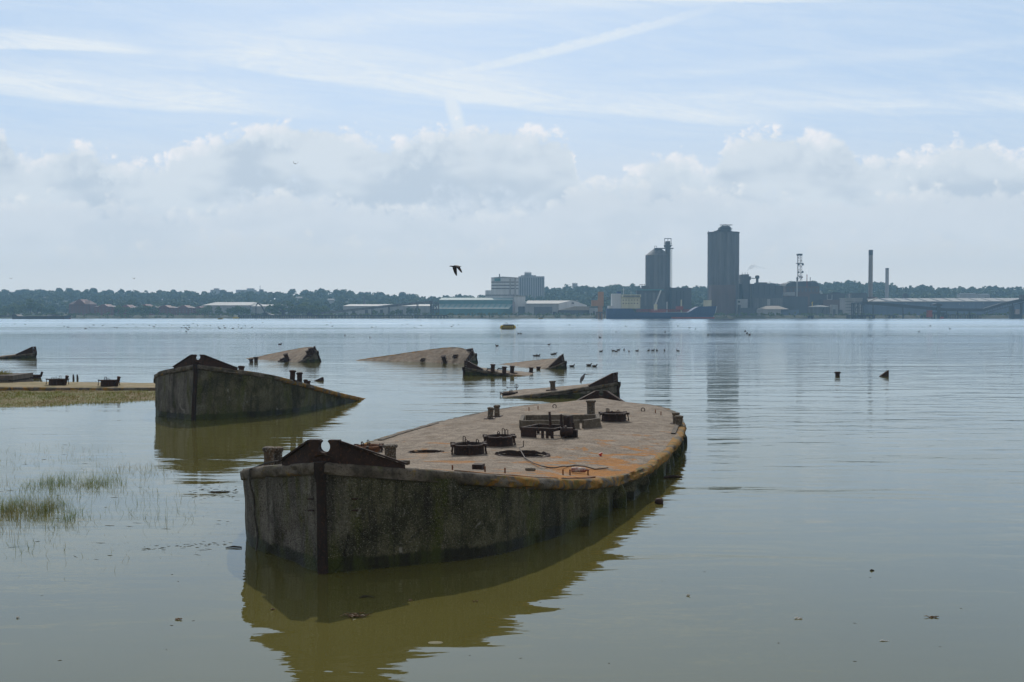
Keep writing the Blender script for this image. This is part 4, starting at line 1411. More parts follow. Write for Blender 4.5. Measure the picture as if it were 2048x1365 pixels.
# ------------------------------------------------------------------ far shore
def skyl(px):
    pts = [(-400, 584), (0, 586), (50, 583), (120, 582), (190, 582), (250, 584), (320, 583), (400, 584), (480, 585), (560, 585), (620, 581), (690, 583), (760, 588), (830, 593),
           (900, 593), (960, 590), (1020, 584), (1090, 576), (1130, 573), (1170, 571), (1270, 571), (1390, 575), (1450, 575), (1530, 567), (1600, 566), (1700, 565), (1760, 567), (1800, 573),
           (1850, 572), (1900, 576), (1960, 575), (2048, 577), (2500, 575)]
    for (a, p), (b_, q) in zip(pts, pts[1:]):
        if px <= b_: return p + (q - p) * (px - a) / (b_ - a)
    return 576
RIDGE = 1350.0
def land(x, y):
    if y < 786: return -1.5 + 3.7 * max(0, min(1, (y - 774) / 9.0))
    px = 1024 + F * x / y
    top = CAMH + (627 - skyl(px)) / F * RIDGE - 11.0
    t = (y - 930) / (RIDGE - 930)
    t = max(0, min(1, t))
    h = 2.2 + (top - 2.2) * (t * t * (3 - 2 * t))
    if y > RIDGE: h = 2.2 + (top - 2.2) * max(0.3, 1 - (y - RIDGE) / 1500)
    return h + 0.3 * fbm(x * .02, y * .02, 5)
mb = MB()
ysl = [772, 776, 780, 784, 790, 820, 870, 930] + [930 + 30 * k for k in range(1, 18)] + [1550, 1800, 2300, 3200]
NX = 90
for yy in ysl:
    for i in range(NX + 1):
        x = (-1 + 2 * i / NX) * (720 if yy < 1600 else 720 + (yy - 1600) * 0.5)
        wob = 2.5 * fbm(x * .03, 1, 2) if yy < 790 else 0
        mb.v.append((x, yy + wob, land(x, yy)))
for j in range(len(ysl) - 1):
    for i in range(NX):
        a = j * (NX + 1) + i
        mb.f.append((a, a + 1, a + NX + 2, a + NX + 1))
M_LAND = pbr('scrub_ground', (0.055, 0.062, 0.026), (0.085, 0.078, 0.040), 0.05, 0.95, c3=(0.04, 0.05, 0.02), world=True)
tag(mb.build('far_bank', M_LAND, smooth=179), kind='structure')

# --- foliage
def mat_leaf(name, a, b2, c3):
    m, g, b = material(name)
    v = g.node('ShaderNodeNewGeometry').outputs['Position']
    oi = g.node('ShaderNodeObjectInfo').outputs['Random']
    n1 = g.noise(v, 0.09, 3, 0.6)
    n2 = g.noise(v, 0.6, 3, 0.6)
    c = g.mix(g.sm(g.add(n1, g.mul(g.sub(oi, 0.5), 0.3)), 0.35, 0.65), a, b2)
    c = g.mix(g.sm(n2, 0.5, 0.7), c, c3)
    g.put(b.inputs['Base Color'], c)
    b.inputs['Roughness'].default_value = 0.85
    b.inputs['Specular IOR Level'].default_value = 0.15
    return m
M_LEAF = mat_leaf('hill_foliage', (0.045, 0.072, 0.022), (0.085, 0.115, 0.035), (0.062, 0.090, 0.022))
M_LEAFB = mat_leaf('waterside_foliage', (0.065, 0.105, 0.026), (0.12, 0.155, 0.038), (0.085, 0.125, 0.028))
M_BARK = pbr('grey_bark', (0.07, 0.055, 0.04), (0.045, 0.035, 0.028), 2, 0.9)
def crown(mb, cx, cy, cz, rx, rz, ncl, nlf, sz, rr):
    for _ in range(ncl):
        th, u = rr.uniform(0, 6.283), rr.uniform(-0.75, 1)
        q = math.sqrt(max(0, 1 - u * u)) * rr.uniform(.5, .85)
        ox, oy, oz = cx + rx * q * math.cos(th), cy + rx * q * math.sin(th), cz + rz * u * rr.uniform(.5, .8)
        cr = rr.uniform(.28, .48) * rx
        for _ in range(nlf):
            v = Vector((rr.gauss(0, 1), rr.gauss(0, 1), rr.gauss(0, 1) + .25)).normalized()
            p = Vector((ox, oy, oz)) + Vector((v.x * cr, v.y * cr, v.z * cr * .8)) * rr.uniform(.75, 1.08)
            n = (v + Vector((rr.gauss(0, .5), rr.gauss(0, .5), rr.gauss(0, .5)))).normalized()
            t = n.orthogonal().normalized(); b_ = n.cross(t)
            s_ = sz * rr.uniform(.6, 1.3)
            o = len(mb.v)
            mb.v += [tuple(p + t * s_), tuple(p + b_ * s_ * .8), tuple(p - t * s_), tuple(p - b_ * s_ * .8)]
            mb.f.append((o, o + 1, o + 2, o + 3))
def tree_proto(seed, H, rx, rz, ncl, nlf, sz, leaf, name='tree'):
    rr = random.Random(seed)
    r_ = thing(name, (0, 0, -50), 'tree', 'tree')
    mb = MB()
    crown(mb, 0, 0, H - rz, rx, rz, ncl, nlf, sz, rr)
    mb.build('crown', leaf, r_, local=True)
    mt = MB().tube([(0, 0, -1), (0.1, 0, H * .25), (-.1, .1, H * .6)], [H * .035, H * .028, H * .012], 7)
    for k in range(4):
        a = k * 1.6 + seed
        mt.tube([(0, 0, H * (.25 + .08 * k)), (rx * .5 * math.cos(a), rx * .5 * math.sin(a), H * (.5 + .06 * k))], [H * .014, H * .005], 5)
    mt.build('trunk', M_BARK, r_, smooth=60, local=True)
    return r_
protos = [tree_proto(1, 14, 6.0, 5.2, 18, 34, .95, M_LEAF), tree_proto(2, 13, 7.2, 4.8, 20, 34, 1.0, M_LEAF), tree_proto(3, 16, 5.4, 6.4, 18, 34, .95, M_LEAF), tree_proto(4, 12, 6.5, 5.0, 18, 34, 1.0, M_LEAF)]
poplar = tree_proto(9, 16, 2.2, 6.5, 16, 26, .7, M_LEAF)
bushes = [tree_proto(11, 8, 4.2, 3.6, 16, 40, .55, M_LEAFB, 'tree'), tree_proto(12, 7, 4.8, 3.2, 16, 40, .55, M_LEAFB, 'tree'), tree_proto(13, 9, 3.8, 4.2, 16, 40, .55, M_LEAFB, 'tree')]
used = set()
def plant(pr, x, y, z, sc, label, group, name='tree'):
    if pr.name not in used and False: pass
    o = copy_tree(pr)
    o.name = name
    o.location = (x, y, z)
    o.rotation_euler = (0, 0, rnd.uniform(0, 6.28))
    o.scale = (sc, sc, sc)
    tag(o, label, 'tree', group)
    return o
# skyline trees stand one by one along the crest
px = -60.0
while px < 2110:
    y = RIDGE + rnd.uniform(-25, 30)
    x = (px - 1024) / F * y
    sc = rnd.choice((rnd.uniform(.6, .85), rnd.uniform(.7, 1.0), rnd.uniform(.8, 1.15)))
    lb = 'tree in the bluish row along the crest of the left wooded hill' if px < 900 else 'tree in the bluish row along the crest of the right wooded hill'
    if not (980 < px < 1040):
        plant(rnd.choice(protos), x, y, land(x, y) - 1.5, sc, lb, 'trees along the left hill crest' if px < 900 else 'trees along the right hill crest')
    px += rnd.choice((rnd.uniform(5, 9), rnd.uniform(7, 13), rnd.uniform(10, 18)))
for px, top, lb in ((50, 577, 'tall round tree sticking up from the left crest, first from the left edge'), (121, 575, 'narrow tall tree on the left crest beside the two thin poplars'), (141, 575, 'narrow tall tree on the left crest right of the poplars'),
                    (187, 575, 'tallest rounded tree on the left hill crest, third narrow one'), (702, 581, 'tall dark tree on the crest behind the long shed'), (806, 583, 'tall tree on the low crest left of the green warehouse')):
    y = RIDGE - 20; x = (px - 1024) / F * y
    H = P(px, top, y).z - land(x, y) + 1
    plant(protos[2], x, y, land(x, y) - 1, H / 16, lb, None)
for px, lb in ((88, 'left one of the two thin poplars on the left crest'), (93, 'right one of the two thin poplars on the left crest')):
    y = RIDGE - 22; x = (px - 1024) / F * y
    H = P(px, 576 if px == 88 else 578, y).z - land(x, y) + 1
    plant(poplar, x, y, land(x, y) - 1, H / 16, lb, None, 'poplar_tree')
# woods on the slopes: one mass
mb = MB()
rr = random.Random(77)
yy = 935.0
while yy < RIDGE - 20:
    step = 13.0
    x = -0.56 * yy
    while x < 0.56 * yy:
        xx, y2 = x + rr.uniform(-5, 5), yy + rr.uniform(-6, 6)
        px = 1024 + F * xx / y2
        dens = 0.9 if px > 1040 else 0.72
        if fbm(xx * .012, y2 * .012, 31) > 0.22 and px < 900: dens = 0.15
        if rr.random() < dens:
            rx = rr.uniform(5, 8); H = rr.uniform(8, 13)
            crown(mb, xx, y2, land(xx, y2) + H - rx * .8, rx, rx * .8, 7, 13, 1.5, rr)
        x += step
    yy += 14 + (yy - 935) * 0.02
tag(mb.build('hillside_woods', M_LEAF), 'blue green woods covering the slopes of the far hills', 'woods', kind='stuff')
# low scrub along the far bank
mb = MB()
for _ in range(900):
    x = rr.uniform(-440, 460); y = rr.uniform(779, 800)
    px = 1024 + F * x / y
    if 1210 < px < 1430 and y < 785: continue
    r_ = rr.uniform(.8, 2.0)
    crown(mb, x, y, land(x, y) + r_ * .4, r_, r_ * .8, 3, 9, .5, rr)
tag(mb.build('bank_scrub', M_LEAFB), 'low green scrub along the far river bank', 'scrub', kind='stuff')
# waterside trees
for px, Y, sc, k, lb in ((240, 815, 1.0, 0, None), (262, 818, .95, 1, None), (271, 812, .9, 1, None), (283, 815, 1.05, 0, None), (296, 815, 1.1, 1, None), (309, 818, .9, 2, None), (405, 812, .9, 1, None), (415, 815, 1.0, 0, None),
                         (438, 812, .85, 2, None), (465, 815, .95, 1, None), (478, 818, 1.0, 0, None), (490, 815, .95, 1, None), (545, 818, 1.25, 1, None), (560, 822, 1.2, 0, None), (578, 820, 1.3, 2, None), (592, 822, 1.1, 1, None),
                         (606, 818, 1.3, 0, None), (618, 820, 1.2, 1, None), (634, 822, 1.2, 2, None), (648, 818, 1.15, 1, None), (28, 825, 1.2, 0, None), (45, 820, 1.25, 1, None), (62, 822, 1.5, 2, None), (75, 820, 1.3, 0, None), (100, 825, 1.1, 1, None), (10, 820, 1.1, 1, None)):
    x = (px - 1024) / F * Y
    lb = ('round green tree in front of the red brick flats' if 200 < px < 360 else 'round green tree between the brick flats and the grabber crane' if 360 < px < 500 else
          'green tree behind the jetty between the grabber crane and the conveyor foot' if px > 500 else 'green tree on the bank left of the red brick flats')
    plant(bushes[k], x, Y, land(x, Y) - .6, sc, lb, 'trees ' + lb.split('tree ')[1])
for px, Y, sc, lb in ((797, 800, .62, 'bush under the conveyor left of its head tower'), (820, 802, .8, 'larger bush under the conveyor beside its head tower'), (835, 802, .75, 'bush tight against the conveyor head tower'), (750, 800, .55, 'bush before the white wall of the long shed, left one'), (786, 800, .5, 'bush before the white wall of the long shed, right one'),
                      (625, 950, 1.2, 'dark conical tree standing up in the fields left of the spire')):
    x = (px - 1024) / F * Y
    plant(bushes[0], x, Y, land(x, Y) - .5, sc, lb, None, 'bush' if sc < 1 else 'tree')
for pr in protos + bushes + [poplar]:
    for ch in list(pr.children): bpy.data.objects.remove(ch)
    bpy.data.objects.remove(pr)

# --- materials of the works
def clad(name, c, scale=0.9, contrast=.82, rough=.7):
    m, g, b = material(name)
    v = g.node('ShaderNodeNewGeometry').outputs['Position']
    x, y, z = g.sep(v)
    st = g.noise(g.xyz(g.mul(x, 0.35), g.mul(y, .35), g.mul(z, .02)), 1.0, 4, .7)
    bl = g.noise(v, 0.06, 4, .6)
    k = g.mix(g.sm(st, .35, .65), c, tuple(q * contrast for q in c))
    k = g.mix(g.mul(g.sm(bl, .45, .7), .6), k, tuple(q * .72 for q in c))
    g.put(b.inputs['Base Color'], k)
    b.inputs['Roughness'].default_value = rough
    b.inputs['Specular IOR Level'].default_value = .25
    return m
K_GREY = clad('grey_silo_concrete', (0.15, 0.145, 0.145), contrast=.5)
K_GREYD = clad('sooty_works_cladding', (0.085, 0.085, 0.09))
K_BROWN = clad('brown_brick_works', (0.15, 0.095, 0.075))
K_BRICK = clad('red_brick_flats', (0.20, 0.08, 0.06))
K_ROOFR = clad('red_tile_roof', (0.12, 0.06, 0.05))
K_WHITE = clad('white_cladding', (0.66, 0.66, 0.66))
K_PALE = clad('pale_tower_concrete', (0.36, 0.36, 0.36))
K_TEAL = clad('teal_sheet_cladding', (0.09, 0.24, 0.25))
K_TEALR = clad('pale_teal_roof_sheet', (0.24, 0.33, 0.31))
K_ROOFW = clad('pale_sheet_roof', (0.42, 0.41, 0.38))
K_TAN = clad('tan_sheet_roof', (0.36, 0.31, 0.25))
K_BLUE = clad('slate_blue_cladding', (0.13, 0.17, 0.24))
K_DARK = clad('dark_steel', (0.045, 0.045, 0.05))
K_PIER = clad('dark_timber_piles', (0.05, 0.047, 0.045))
K_GLASS = pbr('dark_window_glass', (0.03, 0.035, 0.04), None, 1, .15)
K_WIN = pbr('pale_window_frame', (0.55, 0.55, 0.55), None, 1, .5)
K_HULLB = clad('navy_hull_paint', (0.025, 0.05, 0.15))
K_RED = clad('red_oxide_paint', (0.32, 0.06, 0.04))
K_CREAM = clad('cream_paint', (0.64, 0.60, 0.42))
K_ORANGE = clad('ochre_crane_paint', (0.42, 0.20, 0.065))
K_YEL = clad('yellow_buoy_paint', (0.62, 0.44, 0.02))
K_STACK = clad('stack_concrete', (0.24, 0.20, 0.17))
K_PINK = clad('pale_pinkish_steel', (0.40, 0.33, 0.32))
K_SLATE = clad('slate_roof', (0.12, 0.12, 0.13))

class Far:
    def __init__(s, name, label, cat, px, Y, group=None, z=None):
        x = (px - 1024) / F * Y
        s.Y = Y
        s.root = thing(name, (x, Y, z if z is not None else max(land(x, Y), 0)), label, cat, group)
    def pt(s, px, py, dy=0): return P(px, py, s.Y) + Vector((0, dy, 0))
    def done(s, mb, part, mat, smooth=None, under=None):
        o = bw(mb, part, mat, s.root, smooth)
        if under: o.parent = under
        return o
    def pieces(s, mb, part, mat, smooth=None):
        for q in split(mb): s.done(q, part, mat, smooth)
    def bx(s, mb, x0, x1, yt, yb, d0=0, d1=15):
        a, b_ = s.pt(x0, yb), s.pt(x1, yt)
        return mb.box((a.x, s.Y + d0, a.z), (b_.x, s.Y + d1, b_.z))
    def box(s, part, mat, x0, x1, yt, yb, d0=0, d1=15, under=None):
        return s.done(s.bx(MB(), x0, x1, yt, yb, d0, d1), part, mat, under=under)
    def poly(s, part, mat, pts, d0=0, d1=15, under=None):
        mb = MB().prism([(s.pt(x, y).x, s.pt(x, y).z) for x, y in pts], s.Y + d0, s.Y + d1)
        return s.done(mb, part, mat, under=under)
    def bar(s, mb, x0, y0, x1, y1, r, d=0, n=6, d2=None):
        return mb.tube([s.pt(x0, y0, d), s.pt(x1, y1, d if d2 is None else d2)], r, n)
    def lathe(s, part, mat, pxc, prof, dy=0, n=24, under=None, smooth=40):
        k = (s.Y + dy) / F
        c = P(pxc, 627, s.Y + dy)
        mb = MB().lathe([(r * k, P(pxc, py, s.Y + dy).z) for r, py in prof], n, Matrix.Translation((c.x, s.Y + dy, 0)))
        return s.done(mb, part, mat, smooth, under)
GB = 640  # pixel row safely below the far ground

# red brick flats, gabled
def flats(x0, x1, ytop, yeave, Y, label, nx_, ny_, gab=1):
    f = Far('brick_flats', label, 'apartment block', (x0 + x1) / 2, Y, 'red brick riverside flats')
    w_ = f.box('wall', K_BRICK, x0, x1, yeave, GB, 0, 14)
    xm = (x0 + x1) / 2
    if gab:
        f.poly('gable', K_BRICK, [(x0 + (x1 - x0) * .2, yeave), (x1 - (x1 - x0) * .2, yeave), (xm + 2, ytop), (xm - 2, ytop)], -.6, 13.5)
    a, b_ = f.pt(x0 - .6, yeave), f.pt(x1 + .6, ytop + 2)
    y0, y1 = Y - .8, Y + 14.8
    mb = MB().addv([(a.x, y0, a.z), (b_.x, y0, a.z), (b_.x, y1, a.z), (a.x, y1, a.z), (a.x + 3, Y + 7, b_.z), (b_.x - 3, Y + 7, b_.z)],
                   [(0, 1, 5, 4), (2, 3, 4, 5), (1, 2, 5), (3, 0, 4), (3, 2, 1, 0)])
    f.done(mb, 'roof', K_ROOFR)
    for i in range(nx_):
        for j in range(ny_):
            cx = x0 + (x1 - x0) * (i + .5) / nx_
            cy = yeave + 2.2 + j * (630 - yeave - 2) / ny_
            w2_ = f.box('window', K_GLASS, cx - .55, cx + .55, cy - .2, cy + 1.7, -.12, .05)
            f.box('frame', K_WIN, cx - .75, cx + .75, cy + 1.7, cy + 2.2, -.2, .05, under=w2_)
flats(138, 180, 599, 609, 840, 'tallest red brick flats with a big gable at left', 6, 5)
flats(189, 225, 609, 614, 838, 'red brick flats just right of the big gabled block', 5, 4)
flats(235, 268, 610, 616, 842, 'red brick flats partly hidden by one round tree', 4, 3)
flats(270, 306, 609, 615, 838, 'red brick flats behind the row of round trees', 5, 3)
flats(308, 348, 611, 616, 844, 'red brick flats right of the row of round trees', 5, 3)
flats(349, 384, 611, 616, 838, 'red brick flats second from the white roofed warehouse', 5, 4)
flats(385, 407, 613, 617, 842, 'small red brick flats nearest the white roofed warehouse', 3, 3)

def shed(name, label, x0, x1, yr, ye, Y, dep, wall, roof, slopeL=3, slopeR=3, group=None, yb=GB):
    """long shed, ridge along x with hipped or sloped ends"""
    f = Far(name, label, 'shed', (x0 + x1) / 2, Y, group)
    f.box('wall', wall, x0, x1, ye, yb, 0, dep)
    a, b_ = f.pt(x0 - .5, ye), f.pt(x1 + .5, ye)
    zr = f.pt(0, yr).z
    k = Y / F
    y0, y1 = Y - .5, Y + dep + .5
    mb = MB().addv([(a.x, y0, a.z), (b_.x, y0, a.z), (b_.x, y1, a.z), (a.x, y1, a.z), (a.x + slopeL * k, Y + dep / 2, zr), (b_.x - slopeR * k, Y + dep / 2, zr)],
                   [(0, 1, 5, 4), (2, 3, 4, 5), (1, 2, 5), (3, 0, 4), (3, 2, 1, 0)])
    f.done(mb, 'roof', roof)
    return f
shed('warehouse', 'long warehouse with a white roof behind the brick flats', 404, 500, 604, 611, 870, 60, K_PALE, K_ROOFW, 8, 8)
shed('warehouse', 'low white roofed annex right of the white roofed warehouse', 502, 568, 609, 613, 872, 40, K_PALE, K_ROOFW, 4, 8)
f = shed('long_shed', 'long low shed with a pale roof and white walls behind the conveyor', 686, 862, 608.5, 612.5, 845, 40, K_PALE, K_ROOFW, 6, 2)
for xx in (704, 730, 760, 800):
    f.box('door', K_GREYD, xx, xx + 6, 620, GB, -.15, .1)

# tower blocks far behind the crest
def tower(x0, x1, yt, Y, label, pent=None, mast=None, nfl=6, mat=K_PALE):
    f = Far('tower_block', label, 'tower block', (x0 + x1) / 2, Y, None)
    f.box('wall', mat, x0, x1, yt, 612, 0, 18)
    if pent: f.box('penthouse', mat, pent[0], pent[1], pent[2], yt, 4, 12)
    if mast: f.done(f.bar(MB(), mast[0], yt, mast[0], mast[1], .35, 6), 'mast', K_DARK)
    return f
tower(421, 440, 580, 1480, 'left one of the far pale tower blocks on the crest, capped by a small penthouse', (426, 434, 577))
tower(472, 507, 580, 1500, 'widest far pale tower block on the left crest', (492, 505, 577))
tower(513, 528, 583, 1460, 'dark far tower with a spike mast on the left crest', (517, 523, 579), (518, 571), mat=K_GREY)
f = tower(1037, 1089, 553, 1150, 'large pale tower block behind the white striped factory tower', (1049, 1063, 545))
f.box('roof_plant', K_PALE, 1042, 1072, 550.5, 553, 4, 14)
for i in range(11):
    xx = 1040 + i * 4.5
    f.box('window_column', K_SLATE, xx, xx + 1.8, 556, 600, -.25, .1)
mbm = MB()
for xx in (1052, 1056, 1060): f.bar(mbm, xx, 545, xx, 541.5, .15, 8)
f.pieces(mbm, 'aerial', K_DARK)
f = Far('church_spire', 'dark pointed church spire behind the long shed', 'church', 729, 1000)
f.lathe('spire', K_SLATE, 729, [(2.4, 609), (2.2, 604), (.15, 587)], n=8)
f.box('tower', K_BROWN, 727, 731, 604, 625, -.8, .8)

# conveyor up to the green warehouse, on its trestles
def conveyor(label, pts, r0, Y, legs, name='conveyor', yb=GB, mat=K_PALE, lm=K_GREYD, legw=.35):
    f = Far(name, label, 'conveyor', pts[0][0], Y, None, z=1.0)
    mb = MB()
    for (x0, y0), (x1, y1) in zip(pts, pts[1:]):
        a, b_ = f.pt(x0, y0), f.pt(x1, y1)
        d = (b_ - a); L = d.length
        T = Matrix.Translation(a) @ Matrix.Rotation(-math.atan2(d.z, d.x), 4, 'Y')
        mb.box((0, -1.2, -r0), (L, 1.2, r0), T)
    f.done(mb, 'gallery', mat)
    for lx, ly in legs:
        mb = MB()
        f.bar(mb, lx - .8, ly, lx - 1.6, yb, legw, -1); f.bar(mb, lx + .8, ly, lx + 1.6, yb, legw, 1)
        f.bar(mb, lx - 1.0, ly + (yb - ly) * .3, lx + 1.2, ly + (yb - ly) * .6, legw * .6)
        f.done(mb, 'trestle', lm)
    return f
f = conveyor('long grey conveyor rising from the jetty to the green warehouse', [(630, 629), (700, 621), (780, 612), (863, 604.5)], .85, 800, ((778, 613), (745, 617), (862, 606), (835, 608), (690, 623)), mat=K_GREY)
f.box('head_house', K_GREYD, 858, 866, 602, 609, -2, 2)
f = Far('transfer_tower', 'dark open steel frame between the conveyor head and the green warehouse', 'steel frame', 868, 806, z=1.0)
mb = MB()
for xx in (861, 866, 872, 877): f.bar(mb, xx, 606, xx, GB, .3); f.bar(mb, xx, 606, xx, GB, .3, 5)
for yy in (606, 612, 619, 626): f.bar(mb, 861, yy, 877, yy, .3); f.bar(mb, 861, yy, 877, yy, .3, 5)
f.bar(mb, 861, 620, 872, 606, .25); f.bar(mb, 866, 626, 877, 612, .25)
f.done(mb, 'frame', K_GREYD)

# jetty on piles
def jetty(x0, x1, yd, Y, label, dep=9, step=4.0, name='jetty', th=1.5, brace=True):
    f = Far(name, label, 'jetty', (x0 + x1) / 2, Y, None, z=0)
    f.box('deck', K_PIER, x0, x1, yd, yd + th, -dep / 2, dep / 2)
    n = int((x1 - x0) / step)
    for i in range(n + 1):
        xx = x0 + .5 + (x1 - x0 - 1) * i / max(1, n)
        mb = MB()
        f.bar(mb, xx, yd + th, xx, 641, .32, -dep / 2 + .6)
        f.bar(mb, xx + .8, yd + th, xx + .8, 641, .32, dep / 2 - .6)
        f.pieces(mb, 'pile', K_PIER)
    return f
j = jetty(475, 640, 630.5, 768, 'long dark timber jetty under the grabber crane', step=4.5, th=2.6)
j2 = jetty(641, 895, 630.5, 771, 'long dark jetty continuing below the sloping conveyor', step=6.5, th=2.0)
# heaps and small plant on the jetty
f = Far('ballast_heap', 'low grey heap of aggregate on the jetty beside the grabber crane', 'heap', 538, 770, z=2.4)
f.poly('heap', clad('grey_ballast', (.22, .2, .18)), [(528, 630.6), (533, 628.5), (537, 627.5), (542, 628.8), (548, 630.6)], -3, 3)
f = Far('grabber_crane', 'dark grabber crane with its jointed arm bent like an A', 'crane', 528, 766, z=2.4)
f.box('cab', K_DARK, 526, 534, 625.5, 629, -1.6, 1.6)
f.box('undercarriage', K_DARK, 525, 536, 629, 630.6, -2, 2)
mb = MB(); f.bar(mb, 530, 626, 523, 612, .55); f.bar(mb, 523, 612, 515.5, 606.5, .5); f.done(mb, 'boom', K_DARK)
mb = MB(); f.bar(mb, 515.5, 606.5, 512, 612, .4); f.bar(mb, 512, 612, 512, 626, .28); f.done(mb, 'jib', K_DARK)
mb = MB(); f.bar(mb, 512, 626, 511, 629.5, .5); f.bar(mb, 512, 626, 513.4, 629.5, .5); f.done(mb, 'grab', K_DARK)
f = Far('excavator', 'small dark loader standing on the jetty at the conveyor foot', 'loader', 620, 766, z=2.4)
f.box('body', K_DARK, 614, 624, 627, 630.6, -1.5, 1.5); f.box('cab', K_DARK, 617, 621, 624.6, 627, -1, 1)
f = Far('hopper', 'dark hopper on the jetty right of the grabber crane', 'hopper', 566, 768, z=2.4)
f.poly('bin', K_DARK, [(560, 620.5), (573, 620.5), (569, 625), (564, 625)], -2, 2); f.box('legs', K_DARK, 564, 569, 625, 630.6, -1.4, 1.4)

# low flood wall in front of the flats
f = Far('flood_wall', 'long grey flood wall along the bank below the brick flats', 'wall', 240, 786)
mb = MB()
f.bx(mb, -80, 474, 632.5, GB, 0, 1.0)
f.done(mb, 'wall', clad('grey_flood_wall', (.16, .155, .15)))
f = Far('bank_shed', 'low dark brown shed on the bank at the far left edge', 'shed', 10, 782)
f.box('wall', K_BROWN, -20, 24, 632, GB, 0, 6); f.box('roof', K_SLATE, -21, 25, 631.2, 632, -.3, 6.3)

# green warehouse
f = Far('green_warehouse', 'big teal sheet-clad warehouse with pale roof and lean-to front', 'warehouse', 945, 815)
k_ = 815 / F
f.box('wall', K_TEAL, 877, 1025, 600, GB, 10, 50)
def slab(x0a, x1a, y0a, d0a, x0b, x1b, y1b, d1b, part, mat, th=.3, under=None):
    a, b_, c_, e_ = f.pt(x0a, y0a, d0a), f.pt(x1a, y0a, d0a), f.pt(x1b, y1b, d1b), f.pt(x0b, y1b, d1b)
    vs = [a, b_, c_, e_] + [q + Vector((0, .05, -th)) for q in (a, b_, c_, e_)]
    mb = MB().addv(vs, [(0, 1, 2, 3), (7, 6, 5, 4), (0, 4, 5, 1), (1, 5, 6, 2), (2, 6, 7, 3), (3, 7, 4, 0)])
    return f.done(mb, part, mat, under=under)
slab(876, 1026, 600, 9.5, 878, 1026, 594.8, 30, 'roof', K_TEALR)
lt = slab(868, 1018, 617.5, 0, 877, 1025, 608, 9.9, 'lean_to_roof', K_TEALR)
for i in range(12):
    xx = 886 + i * 11.4
    slab(xx - 3, xx - .6, 616, .55 + .9, xx + 2.2, xx + 4.2, 609, 8.9, 'skylight', K_TEAL, .1).location.z += .18
f.box('lean_to_wall', K_TEAL, 862, 1010, 617.8, GB, 0, 9.5)
f.box('wall_trim', K_ROOFW, 862, 1010, 617.2, 618.0, -.3, .0)
f.poly('end_wall', K_PINK, [(1010, 618), (1025, 604), (1030, 604), (1030, GB), (1010, GB)], 10.3, 49)
# white factory tower
f = Far('factory_tower', 'tall white factory tower with dark window stripes and a short flue', 'factory', 1005, 850)
f.box('wall', K_WHITE, 982.5, 1037, 555.5, GB, 0, 30)
f.poly('parapet', K_PALE, [(982, 555.6), (1005, 553.6), (1037.5, 555.6), (1037.5, 556.6), (982, 556.6)], -.3, 30.3)
for yy, h in ((563.8, 1.8), (570.2, 1.8), (576.6, 1.8), (590, 1.6)):
    x0 = 982.5 if yy < 580 else 971
    f.box('window_band', K_SLATE, x0, 1036.8, yy, yy + h, -.35, .1)
f.box('flue', K_GREYD, 998, 1000, 548, 554, 3, 5)
f.box('sign_panel', K_TEAL, 989, 1001, 557.2, 562.6, -.5, -.05)
f.box('stair_bay', K_PALE, 1019, 1021.5, 558, 592, -.7, -.4); f.box('duct', K_PALE, 1029, 1032, 556, 600, -.9, -.4)
f.box('side_wing', K_WHITE, 970.5, 982.4, 581, GB, 2, 28)
f.box('lower_wing', K_WHITE, 1028, 1050, 594, GB, -22, -1); f.box('lower_roof', K_TAN, 1027, 1050.5, 592.8, 594, -22.5, -1)
f.box('loading_door', K_GREYD, 1036, 1049, 614, GB, -22.3, -21.9)
# white gable shed with a dark door
f = Far('gable_shed', 'pale gabled shed with a wide dark door right of the green warehouse', 'shed', 1110, 820)
f.box('wall', K_PALE, 1051, 1117, 607.5, GB, 0, 36)
f.poly('gable_wall', K_WHITE, [(1117.1, GB), (1117.1, 608), (1144, 601), (1174, 611), (1174, GB)], .2, 35.8)
a, b_, c_, e_ = f.pt(1050, 607.5, -.5), f.pt(1117.5, 607.5, -.5), f.pt(1144, 601, 16), f.pt(1056, 601, 16)
f.done(MB().addv([a, b_, c_, e_] + [q + Vector((0, 0, -.4)) for q in (a, b_, c_, e_)], [(0, 1, 2, 3), (7, 6, 5, 4), (0, 4, 5, 1), (1, 5, 6, 2), (2, 6, 7, 3), (3, 7, 4, 0)]), 'roof', K_ROOFW)
f.box('door', K_SLATE, 1068, 1104, 614, GB, -.3, .1)
f.box('small_door', K_DARK, 1106, 1113, 624, GB, -.3, .1)
for xx in (1143.5, 1146): f.box('vent', K_DARK, xx, xx + 1.6, 605, 608.5, -.15, .3)
f = Far('low_shed', 'low dark shed with a tan sloping roof in front of the gabled shed', 'shed', 1148, 804)
f.box('wall', K_GREYD, 1118, 1180, 621, GB, 0, 14)
f.poly('roof', K_TAN, [(1116, 621), (1150, 613), (1181, 613.4), (1181, 621)], -.4, 14.4)
f = Far('site_hut', 'pale site hut between the low shed and the ship', 'hut', 1190, 802)
f.box('wall', K_PALE, 1179, 1203, 616, GB, 0, 8); f.box('roof', K_SLATE, 1178, 1204, 615, 616, -.3, 8.3); f.box('door', K_SLATE, 1186, 1190, 623, GB, -.15, .1)
